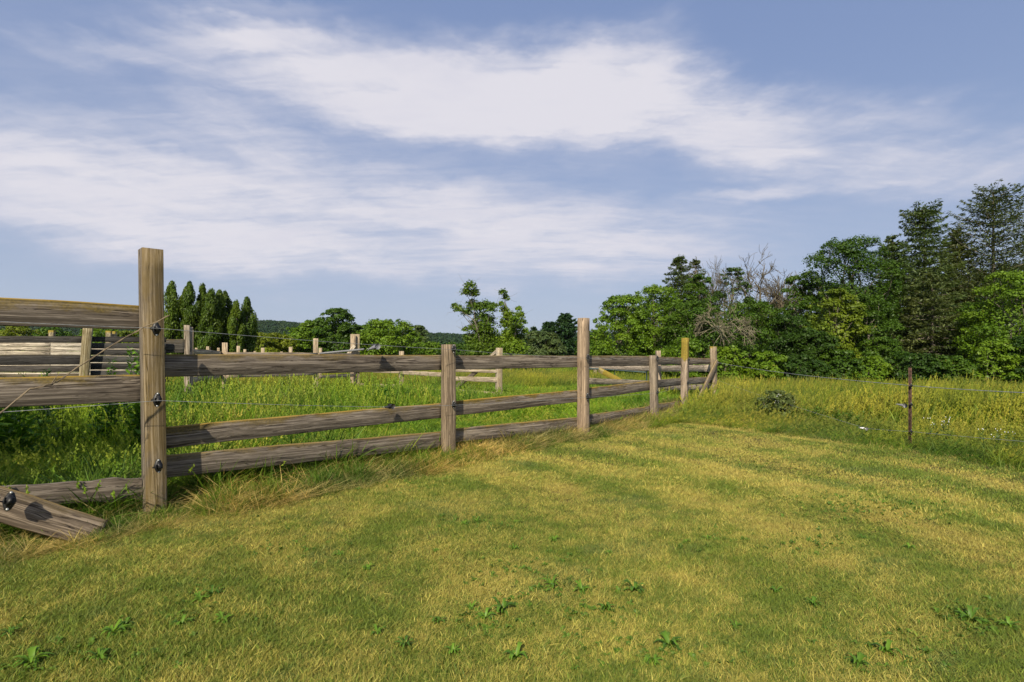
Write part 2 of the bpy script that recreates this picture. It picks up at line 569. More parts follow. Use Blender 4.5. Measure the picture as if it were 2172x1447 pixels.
M['grey'] = mat_plain('grey_plastic', (.17, .17, .18), .5, .4)
M['white'] = mat_plain('white_plastic', (.72, .72, .74), .45, .4, 0, .1)
M['rust'] = mat_plain('rusty_steel', (.075, .042, .028), .8, .3, .0, .55, 22)
M['gate'] = mat_plain('painted_steel', (.05, .085, .085), .5, .4, .2)
M['nail'] = mat_plain('nail_steel', (.10, .09, .085), .5, .4, .7)
M['vine'] = mat_bark('dry_stem', (.11, .085, .055), (.22, .17, .11))

# ------------------------------------------------------------------ the setting: ground, lawn, hills
FENCE = [(-8.2, -1.2), (-5.35, 1.95), (-3.02, 4.46), (-.824, 6.9), (1.194, 8.88), (2.957, 11.1), (4.33, 13.37), (5.82, 15.4)]
LAWN = [(-8.5, -2.0), (-5.05, 1.6), (-2.80, 4.02), (-.55, 6.48), (1.45, 8.50), (2.75, 10.0), (3.35, 10.42), (3.75, 10.1), (4.77, 8.78), (5.30, 7.62),
        (5.75, 6.4), (6.25, 4.6), (6.7, 2.0), (7, -2)]
EDGE_R = LAWN[6:]


def in_poly(px, py, poly):
    inside = np.zeros(len(px), bool)
    n = len(poly)
    for i in range(n):
        x1, y1 = poly[i]
        x2, y2 = poly[(i + 1) % n]
        c = ((y1 > py) != (y2 > py)) & (px < (x2 - x1) * (py - y1) / (y2 - y1 + 1e-12) + x1)
        inside ^= c
    return inside


def line_dist(px, py, pts):
    """distance to a polyline, and which side (positive = left of its direction)"""
    best = np.full(len(px), 1e9)
    side = np.zeros(len(px))
    for (x1, y1), (x2, y2) in zip(pts[:-1], pts[1:]):
        dx, dy = x2 - x1, y2 - y1
        L = dx * dx + dy * dy
        t = np.clip(((px - x1) * dx + (py - y1) * dy) / L, 0, 1)
        d = np.hypot(px - x1 - t * dx, py - y1 - t * dy)
        s = (dx * (py - y1) - dy * (px - x1))
        k = d < best
        best[k] = d[k]
        side[k] = np.sign(s)[k]
    return best, side


def build_ground():
    # rings: dense near the camera, sparse out to the horizon
    r = np.concatenate([np.linspace(.0, 30, 90), 30 * (4500 / 30.0) ** np.linspace(.02, 1, 60)])
    th = np.linspace(0, 2 * math.pi, 180, endpoint=False)
    R, T = np.meshgrid(r[1:], th, indexing='ij')
    X, Y = R * np.sin(T), R * np.cos(T)
    X, Y = X.ravel(), Y.ravel()
    V = np.stack([X, Y, gz(X, Y)], -1)
    n = len(th)
    i = np.arange(len(r) - 2)[:, None] * n
    j = np.arange(n)[None, :]
    k = (j + 1) % n
    q = np.stack([i + j, i + n + j, i + n + k, i + k], -1).reshape(-1, 4)
    c = len(V)
    V = np.concatenate([V, [[0, 0, float(gz(0, 0))]]])
    f3 = np.stack([np.arange(n), (np.arange(n) + 1) % n, np.full(n, c)], -1)
    o = link('ground', mesh_np('ground', V, [q, f3[:, ::-1]], None, M['pasture'], True))
    tag(o, kind='structure')
    # mown lawn, a sheet lying just above it
    s = .14
    gx, gy = np.arange(-8.5, 7.2, s), np.arange(-2, 10.6, s)
    A, B = np.meshgrid(gx, gy, indexing='ij')
    idx = np.arange(A.size).reshape(A.shape)
    cx, cy = (A[:-1, :-1] + s / 2).ravel(), (B[:-1, :-1] + s / 2).ravel()
    ok = in_poly(cx, cy, LAWN)
    q = np.stack([idx[:-1, :-1], idx[1:, :-1], idx[1:, 1:], idx[:-1, 1:]], -1).reshape(-1, 4)[ok]
    used = np.unique(q)
    remap = np.zeros(A.size, int)
    remap[used] = np.arange(len(used))
    x, y = A.ravel()[used], B.ravel()[used]
    V = np.stack([x, y, gz(x, y) + .02], -1)
    o = link('lawn', mesh_np('lawn', V, remap[q], None, M['soil'], True))
    tag(o, kind='structure')


build_ground()


# ---- foliage primitives
def leaf_quads(cen, nor, size, aspect=.55, rng=RNG, up=None):
    """diamond shaped leaves: centre, facing, length"""
    n = len(cen)
    nor = nor / (np.linalg.norm(nor, axis=1, keepdims=True) + 1e-9)
    t = rng.normal(size=(n, 3)) if up is None else up + rng.normal(size=(n, 3)) * .45
    t -= nor * (t * nor).sum(1, keepdims=True)
    t /= np.linalg.norm(t, axis=1, keepdims=True) + 1e-9
    b = np.cross(nor, t)
    s = np.asarray(size)[:, None]
    v0 = cen - t * s * .5
    v2 = cen + t * s * .5
    w = s * aspect * .5
    fold = nor * s * .08
    v1 = cen + b * w + fold
    v3 = cen - b * w + fold
    V = np.stack([v0, v1, v2, v3], 1).reshape(-1, 3)
    Fq = np.arange(4 * n).reshape(n, 4)
    r = np.repeat(rng.random(n), 4)
    return V, Fq, r


def rand_dirs(n, rng=RNG):
    d = rng.normal(size=(n, 3))
    return d / np.linalg.norm(d, axis=1, keepdims=True)


def crown_mesh(name, clumps, nleaf, leaf, rng, aspect=.6, shell=.5, jitter=.5, fill=None):
    """leaves over a set of clumps (centre, radius xyz)"""
    cl = np.array(clumps)
    vol = np.prod(cl[:, 3:6], axis=1) ** (2 / 3.)
    pick = rng.choice(len(cl), nleaf, p=vol / vol.sum())
    d = rand_dirs(nleaf, rng)
    d[:, 2] = np.where(d[:, 2] < -.35, -d[:, 2], d[:, 2])
    rr = (shell + (1 - shell) * rng.random(nleaf) ** .6)
    rr *= 1 + .16 * rng.normal(size=nleaf)
    off = d * rr[:, None] * cl[pick, 3:6]
    cen = cl[pick, 0:3] + off
    nor = d + np.array([0, 0, .45]) + rng.normal(size=(nleaf, 3)) * jitter
    if fill:
        nf, R_, zl, Hh, shape, lean, depth = fill
        t = rng.random(nf)
        a = rng.random(nf) * 6.283
        pr = np.sin(math.pi * np.minimum(1, .10 + .88 * t)) ** (.62 * shape)
        ph = rng.random(4) * 6.28
        k = 2.3
        lump = .5 + .5 * np.sin(3 * a + ph[0] + 5 * t) * np.sin(9 * t + ph[1] + a) + .35 * np.sin(7 * a + ph[2]) * np.sin(17 * t + ph[3])
        rad = R_ * pr * (.42 + .26 * lump + .18 * rng.random(nf))
        c2 = np.stack([rad * np.cos(a) + lean * t * R_, rad * np.sin(a) * depth, zl + (Hh - zl) * np.clip(t * (.86 + .05 * lump), 0, 1)], -1)
        n2 = np.stack([np.cos(a) * pr, np.sin(a) * pr, (t - .35) * 1.4], -1) + np.array([0, 0, .25]) + rng.normal(size=(nf, 3)) * jitter
        cen, nor = np.concatenate([cen, c2]), np.concatenate([nor, n2])
    size = leaf * (.42 + 1.15 * rng.random(len(cen)) ** 1.6)
    V, Fq, r = leaf_quads(cen, nor, size, aspect, rng)
    # each clump leans to its own tint; fill leaves darker in hollows, lighter on bulges
    tint = rng.random(len(cl))[pick]
    if fill:
        tint = np.concatenate([tint, np.clip(lump, 0, 1)])
    r = np.clip(np.repeat(tint, 4) * .45 + r * .55, 0, 1)
    return mesh_np(name, V, Fq, {'rnd': r}, M['foliage'])


def bent_line(a, b, rng, n=6, bend=.08):
    a, b = np.array(a, float), np.array(b, float)
    t = np.linspace(0, 1, n)[:, None]
    p = a + (b - a) * t
    L = np.linalg.norm(b - a)
    k = rng.normal(size=3) * bend * L
    k2 = rng.normal(size=3) * bend * .5 * L
    return p + np.sin(t * math.pi) * k + np.sin(t * 2 * math.pi) * k2


def broadleaf(px, top, wpx, D, label, color, name='broadleaf_tree', cat='tree', group=None, nleaf=14000, leaf=.125, low=.12, nclump=26,
              seed=1, shape=1.0, shell=.5, spread=1.0, cr=(.13, .25), sink=0.0, depth=1.0, lean=0.0, place=None, fill=1.0):
    rng = np.random.default_rng(seed)
    x, y = (px - CX) * D / F, D
    base = float(gz(x, y)) if D else 0.0
    top_z = EYE + (HY - top) * D / F
    Hh = top_z - base
    R = wpx * D / F / 2
    if place:
        x, y, Hh, R = place[0], place[1], place[2], place[3] / 2
        base = float(gz(x, y))
    root = empty(name, (x, y, base - sink), label, cat, group)
    clumps = []
    nclump = int(nclump * 1.9)
    zl = Hh * low
    for i in range(nclump):
        t = (i + rng.random()) / nclump                       # height fraction in the crown
        prof = (math.sin(math.pi * min(1, .10 + .86 * t)) ** (.62 * shape))
        a = rng.random() * 2 * math.pi
        rad = R * prof * math.sqrt(rng.random() * .55 + .45) * spread
        rc = R * rng.uniform(*cr) * 1.35 * (1.1 - .35 * t)
        rad = max(0, min(rad, R * prof * 1.04 - rc * .55))
        z = zl + (Hh - zl) * t
        z = min(z, Hh - rc * .75)
        clumps.append((rad * math.cos(a) + lean * t * R, rad * math.sin(a) * depth, z, rc * rng.uniform(.9, 1.3), rc * rng.uniform(.9, 1.3), rc * rng.uniform(.60, .85)))
    clumps.append((lean * R, 0, Hh - R * cr[0] * .9, R * cr[0] * 1.1, R * cr[0] * 1.1, R * cr[0] * .9))
    for i in range(nclump):                                # loose sprigs that break the outline
        a = rng.random() * 2 * math.pi
        t = rng.random() ** .7
        prof = math.sin(math.pi * min(1, .12 + .84 * t)) ** (.62 * shape)
        rc = R * rng.uniform(.04, .095)
        clumps.append((R * prof * math.cos(a) * 1.02 + lean * t * R, R * prof * math.sin(a) * depth, zl + (Hh - zl) * min(t, .96), rc, rc, rc * 1.2))
    link('crown', crown_mesh('crown', clumps, int(nleaf * 1.9), leaf * 1.02, rng, shell=shell * .8, fill=(int(nleaf * .62 * fill), R, zl, Hh, shape, lean, depth)), root, color=color)
    gt = Geo()
    tr = max(.05, Hh * .017)
    tp = bent_line((0, 0, -.4), (lean * R * .7, 0, Hh * .82), rng, 8, .025)
    gt.tube(tp, np.linspace(tr * 1.25, tr * .25, 8), 7)
    for c in clumps[:nclump:2]:
        h0 = max(.12 * Hh, c[2] - rng.uniform(.15, .35) * Hh)
        k = min(7, int(h0 / (Hh * .82) * 7))
        gt.tube(bent_line(tp[k], c[:3], rng, 5, .07), np.linspace(tr * .42, tr * .08, 5), 4, False)
    link('trunk', gt.mesh('trunk', M['bark']), root)
    return root


def conifer(px, top, wpx, D, label, color, name='spruce_tree', cat='tree', group=None, seed=1, low=.06, whorl=.38, droop=.25, spray=.27,
            wid=.28, dens=9.0, power=.8, per=(5, 8), upturn=.12, dead=0.0, sparse=.0, cap=0.0):
    rng = np.random.default_rng(seed)
    x, y = (px - CX) * D / F, D
    base = float(gz(x, y))
    Hh = EYE + (HY - top) * D / F - base
    R = wpx * D / F / 2
    root = empty(name, (x, y, base), label, cat, group)
    gt = Geo()
    tp = bent_line((0, 0, -.4), (rng.normal() * .05, rng.normal() * .05, Hh * .985), rng, 9, .006)
    tr = max(.07, Hh * .014)
    gt.tube(tp, np.linspace(tr * 1.2, tr * .12, 9), 7)
    cen, nor, up, size = [], [], [], []
    z = Hh * low
    gd = Geo()
    while z < Hh * .985:
        t = z / Hh
        Lz = R * max(.04, (1 - t) ** power) * (1 if t > .14 else .6 + t * 2.8) + cap * R * math.exp(-((1 - t) / .10) ** 2)
        nb = rng.integers(per[0], per[1] + 1)
        a0 = rng.random() * 6.28
        for b in range(nb):
            if rng.random() < sparse:
                continue
            a = a0 + b * 6.283 / nb + rng.normal() * .22
            L = Lz * rng.uniform(.62, 1.12)
            if L < .12:
                L = .12
            n = max(3, int(L / .16))
            s = np.linspace(0, 1, n)
            zz = z + rng.normal() * .09 + L * (-droop * s * (1.3 - .3 * s) + upturn * s ** 3 + (.35 * t * s))
            P = np.stack([np.cos(a) * L * s, np.sin(a) * L * s, zz], -1)
            if b % 2 == 0 or dead:
                (gd if dead and rng.random() < dead else gt).tube(P, np.linspace(.012 + .012 * L, .005, n), 3, False)
            if dead and rng.random() < dead:
                continue
            m = int(dens * 1.5 * L / .34 * (1 if L > .5 else 1.5)) + 3
            q = np.clip(rng.random(m) ** .75, .1, 1)
            pt = np.stack([np.interp(q, s, P[:, i]) for i in range(3)], -1)
            out = np.array([math.cos(a), math.sin(a), 0])
            side = np.array([-math.sin(a), math.cos(a), 0])
            sg = rng.choice([-1, 1], m)
            width = wid * L * np.sin(np.clip(q, 0, 1) * math.pi * .80 + .25) * rng.random(m)
            pt = pt + side * (sg * width)[:, None] + np.array([0, 0, 1]) * (rng.normal(size=m) * .05 - .06)[:, None]
            u = out * (.55 + .5 * q)[:, None] + side * (sg * (1.1 - q))[:, None] + np.array([0, 0, -.18])
            cen.append(pt)
            up.append(u)
            nn = np.array([0, 0, 1.0]) + rng.normal(size=(m, 3)) * .55
            nor.append(nn)
            size.append(spray * (.55 + .75 * rng.random(m)))
        z += whorl * (1 - .35 * t) * rng.uniform(.8, 1.2)
    # leader
    m = 14
    cen.append(np.stack([rng.normal(size=m) * .05, rng.normal(size=m) * .05, Hh - rng.random(m) * .5], -1))
    up.append(np.tile([0, 0, 1.0], (m, 1)))
    nor.append(rand_dirs(m, rng))
    size.append(np.full(m, spray * .7))
    cen, nor, up, size = map(np.concatenate, (cen, nor, up, size))
    V, Fq, r = leaf_quads(cen, nor, size, .30, rng, up)
    link('crown', mesh_np('crown', V, Fq, {'rnd': r * .94}, M['foliage']), root, color=color)
    link('trunk', gt.mesh('trunk', M['bark']), root)
    if dead and gd.n:
        tag(link('dead_branch', gd.mesh('dead_branch', M['dead']), root), 'bare dead grey branches', kind='stuff')
    return root


def dead_tree(px, top, wpx, D, label, seed, name='bare_tree', start=.25, levels=5, droopy=0.0, cat='tree', base_y=None, thick=1.0):
    rng = np.random.default_rng(seed)
    x, y = (px - CX) * D / F, D
    base = float(gz(x, y))
    Hh = EYE + (HY - top) * D / F - base
    R = wpx * D / F / 2
    root = empty(name, (x, y, base), label, cat)
    gt, gb = Geo(), Geo()
    tr = Hh * .014 * thick
    hs = Hh * start
    gt.tube(bent_line((0, 0, -.4), (0, 0, hs), rng, 6, .02), np.linspace(tr * 1.3, tr, 6), 7)

    def grow(p, d, L, r, lev):
        q = p + d * L
        pts = bent_line(p, q, rng, 5, .06)
        pts[:, 2] -= droopy * np.linspace(0, 1, 5) ** 2 * L * .4
        gb.tube(pts, np.maximum(np.linspace(r, r * .55, 5) * (1 if droopy == 0 else .6), (.028, .026, .022, .018, .015, .012)[lev] * (1 if droopy == 0 else .55)), 4 if lev < 2 else 3, False)
        if lev >= levels:
            return
        k = rng.integers(2, 5) if lev else rng.integers(4, 6)
        for i in range(k):
            t = rng.uniform(.45, 1.0)
            pp = pts[min(4, int(t * 4.2))]
            dd = d + rng.normal(size=3) * (.52 if lev else .6)
            dd[2] += .18 - droopy * .55
            dd /= np.linalg.norm(dd)
            grow(pp, dd, L * rng.uniform(.5, .82), r * .52, lev + 1)
    n0 = 5
    for i in range(n0):
        a = i * 6.283 / n0 + rng.normal() * .3
        e = rng.uniform(.5, 1.2)
        d = np.array([math.cos(a) * R / Hh * 2.2 * e, math.sin(a) * R / Hh * 2.2 * e, 1.0 - droopy])
        d /= np.linalg.norm(d)
        grow(np.array([0, 0, hs * rng.uniform(.8, 1.0)]), d, (Hh - hs) * .42, tr * .6, 0)
    link('trunk', gt.mesh('trunk', M['bare' if droopy == 0 else 'dead']), root)
    v = np.concatenate(gb.V)
    # fit the branching to the height and spread it really has
    k = (Hh - hs * .8) / (v[:, 2].max() - hs * .8)
    kx = R / max(np.percentile(np.abs(v[:, 0]), 93), .01)
    for a in gb.V:
        a[:, 2] = hs * .8 + (a[:, 2] - hs * .8) * k
        a[:, :2] *= kx
    link('crown', gb.mesh('crown', M['bare' if droopy == 0 else 'dead']), root)
    return root


def cedar(px, top, wpx, D, label, color, seed):
    rng = np.random.default_rng(seed)
    x, y = (px - CX) * D / F, D
    base = float(gz(x, y))
    Hh = EYE + (HY - top) * D / F - base
    R = wpx * D / F / 2
    root = empty('cedar_tree', (x, y, base), label, 'tree', 'columnar cedars in a row beyond the paddock')
    root.rotation_euler = (rng.normal() * .02, rng.normal() * .025, 0)
    clumps = []
    for i in range(46):
        t = (i + rng.random()) / 46
        prof = min(1, (1.0 - t) * 3.2 + .16) ** .8 * (.86 + .14 * math.sin(t * 9 + seed))
        a = rng.random() * 6.283
        rc = R * rng.uniform(.28, .55) * (.55 + .45 * prof)
        rad = max(0, R * prof - rc * .8)
        clumps.append((rad * math.cos(a), rad * math.sin(a), .1 + t * (Hh - .1 - rc), rc, rc, rc * 2.0))
    cl = np.array(clumps)
    n = 11000
    pick = rng.integers(0, len(cl), n)
    d = rand_dirs(n, rng)
    cen = cl[pick, :3] + d * cl[pick, 3:6] * (.6 + .45 * rng.random(n))[:, None]
    nor = d * np.array([1, 1, .4]) + rng.normal(size=(n, 3)) * .45
    V, Fq, r = leaf_quads(cen, nor, .20 * (.6 + .8 * rng.random(n)), .42, rng, np.tile([0, 0, 1.2], (n, 1)))
    link('crown', mesh_np('crown', V, Fq, {'rnd': r * .95}, M['foliage']), root, color=color)
    g = Geo()
    g.tube(bent_line((0, 0, -.3), (0, 0, Hh * .93), rng, 6, .01), np.linspace(.11, .02, 6), 6)
    link('trunk', g.mesh('trunk', M['bark']), root)


# ---- hills with their woods
def build_hills():
    prof = [(-1400, 700), (-400, 684), (0, 688), (160, 691), (300, 690), (430, 684), (540, 680), (600, 682), (650, 691), (720, 703), (820, 709), (900, 708),
            (960, 712), (1040, 716), (1130, 714), (1240, 711), (1400, 715), (1800, 712), (2300, 714), (3600, 716)]
    D0 = 820.0
    px = np.array([p[0] for p in prof], float)
    hh = EYE + (HY - np.array([p[1] for p in prof])) * D0 / F - 7
    xs = np.linspace(-1850, 1850, 160)
    pxx = xs * F / D0 + CX
    top = np.interp(pxx, px, hh) + 1.5 * np.sin(xs * .021) + 1.0 * np.sin(xs * .053)
    rows = [(360, 0.02), (430, .10), (520, .26), (610, .50), (700, .76), (780, .94), (830, 1.0), (900, .97), (1100, .7), (1500, .3)]
    V, idx = [], []
    for D, f in rows:
        x = xs * D / D0
        V.append(np.stack([x, np.full_like(x, D), 1.0 + (top - 1.0) * f], -1))
    V = np.concatenate(V)
    n = len(xs)
    i = np.arange(len(rows) - 1)[:, None] * n
    j = np.arange(n - 1)[None, :]
    q = np.stack([i + j, i + j + 1, i + n + j + 1, i + n + j], -1).reshape(-1, 4)
    o = link('hills', mesh_np('hills', V, q, None, M['forest_floor'], True))
    tag(o, kind='structure')

    def hz(x, D):
        f = np.interp(D, [r[0] for r in rows], [r[1] for r in rows])
        t = np.interp(x * D0 / D, xs, top)
        return 1.0 + (t - 1.0) * f
    return hz


HILL = build_hills()


# ---- instancing helper for what nobody could count
def gn_scatter(name, pts, rot, scl, idx, tufts, color=None):
    me = mesh_np(name, pts, [], {'rot': rot, 'scl': scl, 'idx': np.asarray(idx, np.int32)})
    o = link(name, me)
    col = bpy.data.collections.new(name + '_kinds')
    for i, t in enumerate(tufts):
        to = bpy.data.objects.new('%s_%02d' % (name + '_tuft', i), t)
        if color:
            to.color = (color[0], color[1], color[2], 1)
        col.objects.link(to)
    ng = bpy.data.node_groups.new(name, 'GeometryNodeTree')
    ng.interface.new_socket('Geometry', in_out='INPUT', socket_type='NodeSocketGeometry')
    ng.interface.new_socket('Geometry', in_out='OUTPUT', socket_type='NodeSocketGeometry')
    nd = ng.nodes
    gi, go = nd.new('NodeGroupInput'), nd.new('NodeGroupOutput')
    ci = nd.new('GeometryNodeCollectionInfo')
    ci.inputs['Collection'].default_value = col
    ci.inputs['Separate Children'].default_value = True
    ci.inputs['Reset Children'].default_value = True
    ip = nd.new('GeometryNodeInstanceOnPoints')
    ip.inputs['Pick Instance'].default_value = True

    def at_(nm, ty):
        a = nd.new('GeometryNodeInputNamedAttribute')
        a.data_type = ty
        a.inputs['Name'].default_value = nm
        return [s for s in a.outputs if s.enabled][0]
    L = ng.links.new
    L(gi.outputs[0], ip.inputs['Points'])
    L(ci.outputs[0], ip.inputs['Instance'])
    L(at_('idx', 'INT'), ip.inputs['Instance Index'])
    L(at_('rot', 'FLOAT_VECTOR'), ip.inputs['Rotation'])
    L(at_('scl', 'FLOAT_VECTOR'), ip.inputs['Scale'])
    L(ip.outputs[0], go.inputs[0])
    if color:
        o.color = (color[0], color[1], color[2], 1)
    md = o.modifiers.new('scatter', 'NODES')
    md.node_group = ng
    return o


def tuft(name, mat, n, radius, h, width, lean, bend, seg, seed, wind=(0, 0), heads=0, flat=0.0, head_mat=None):
    """a tuft of bent grass blades; the first HEADS of them are stems that carry a seed head"""
    rng = np.random.default_rng(seed)
    V, Q, T3, RN, TT = [], [], [], [], []
    c = 0
    for i in range(n):
        a = rng.random() * 6.283
        rr = radius * math.sqrt(rng.random())
        p = np.array([rr * math.cos(a), rr * math.sin(a), -.01])
        L = h * rng.uniform(.55, 1.15)
        la = rng.random() * 6.283
        ln = lean * abs(rng.normal()) + flat
        d = np.array([math.cos(la) * ln + wind[0] * rng.uniform(.4, 1.3), math.sin(la) * ln + wind[1] * rng.uniform(.4, 1.3), 1.0])
        d /= np.linalg.norm(d)
        bd = np.array([d[0], d[1], -.35]) * bend * rng.uniform(.4, 1.6)
        head = i < heads
        if head:
            L *= 1.45
            bd *= .45
        w = width * rng.uniform(.7, 1.3) * (.45 if head else 1)
        fa = rng.random() * 6.283
        sdv = np.array([math.cos(fa), math.sin(fa), 0]) * w * .5
        s = np.linspace(0, 1, seg + 1)
        P = p + d * L * s[:, None] + bd * L * (s ** 2)[:, None]
        P[:, 2] = np.maximum(P[:, 2], -.01 + .012 * s)
        r = rng.random()
        for k in range(seg):
            wk = 1.0 if head else (1 - (k / seg) ** 1.6 * .8)
            V += [P[k] - sdv * wk, P[k] + sdv * wk]
            RN += [r, r]
            TT += [s[k], s[k]]
        V.append(P[seg])
        RN.append(r)
        TT.append(1.0)
        for k in range(seg - 1):
            Q.append((c + 2 * k, c + 2 * k + 1, c + 2 * k + 3, c + 2 * k + 2))
        T3.append((c + 2 * seg - 2, c + 2 * seg - 1, c + 2 * seg))
        c += 2 * seg + 1
        if head:   # a loose panicle: small scales round the tip of the stem
            for k in range(9):
                t = k / 8.0
                q = P[seg] - d * L * .17 * (1 - t)
                v = rng.normal(size=3) * np.array([1, 1, .5])
                v = v / np.linalg.norm(v) * (.011 + .012 * (1 - t)) * (h / .5)
                e = np.array([0, 0, 1]) * .018 * (h / .5)
                V += [q, q + v + e, q + e * 2.2]
                RN += [.97] * 3
                TT += [1.0] * 3
                T3.append((c, c + 1, c + 2))
                c += 3
    return mesh_np(name, np.array(V), [np.array(Q), np.array(T3)], {'rnd': np.array(RN), 't': np.array(TT)}, mat)


def polar(n, r0, r1, half, k=1.5, rng=RNG):
    """points over a sector in front of the camera, thinning with distance like r^-k"""
    e = 2 - k
    r = (rng.random(n) * (r1 ** e - r0 ** e) + r0 ** e) ** (1 / e)
    th = (rng.random(n) * 2 - 1) * math.radians(half)
    return r * np.sin(th), r * np.cos(th), r


def rots(n, tilt=.12, rng=RNG, spin=math.pi * 2):
    return np.stack([rng.normal(size=n) * tilt, rng.normal(size=n) * tilt, rng.random(n) * spin], -1)


def build_woods_on_hills():
    rng = np.random.default_rng(12)
    kinds = []
    for k in range(4):
        r = np.random.default_rng(40 + k)
        cl = [(r.normal() * 1.6, r.normal() * 1.6, 3 + 5 * r.random(), r.uniform(1.5, 2.4), r.uniform(1.5, 2.4), r.uniform(1.4, 2.2)) for _ in range(9)]
        cl.append((0, 0, 8.2, 1.6, 1.6, 1.6))
        me = crown_mesh('hill_tree', cl, 420, 1.35, r, jitter=.6)
        me.materials.clear()
        me.materials.append(M['hill'])
        kinds.append(me)
    n = 9000
    D = 400 + 450 * rng.random(n) ** .8
    x = (rng.random(n) * 2 - 1) * 1.15 * D
    z = HILL(x, D)
    s = rng.uniform(.7, 1.25, n)
    o = gn_scatter('hillside_forest', np.stack([x, D, z - .5], -1), rots(n, .03, rng), np.stack([s * 1.15, s * 1.15, s], -1), rng.integers(0, 4, n), kinds)
    tag(o, 'dark green wood covering the low hills on the skyline', 'forest', kind='stuff')


def mat_hill():
    m, g = new_mat('hill_leaves')
    pos = g.n('ShaderNodeNewGeometry').outputs['Position']
    oi = g.n('ShaderNodeObjectInfo')
    n1 = g.noise(pos, .02, 3, .6)
    c = g.mix(oi.outputs['Random'], (.022, .055, .018), (.055, .095, .022))
    c = g.mix(g.ramp(n1, .42, .62, 0, .6), c, (.02, .05, .022))
    finish(g, leafy(g, c, .2, .6))
    return m


M['hill'] = mat_hill()
build_woods_on_hills()

# ------------------------------------------------------------------ trees
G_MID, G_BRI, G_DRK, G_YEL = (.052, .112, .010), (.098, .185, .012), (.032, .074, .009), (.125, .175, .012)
G_OLV, G_SPR, G_GRY, G_PIN = (.088, .118, .041), (.078, .124, .046), (.075, .120, .042), (.038, .088, .038)


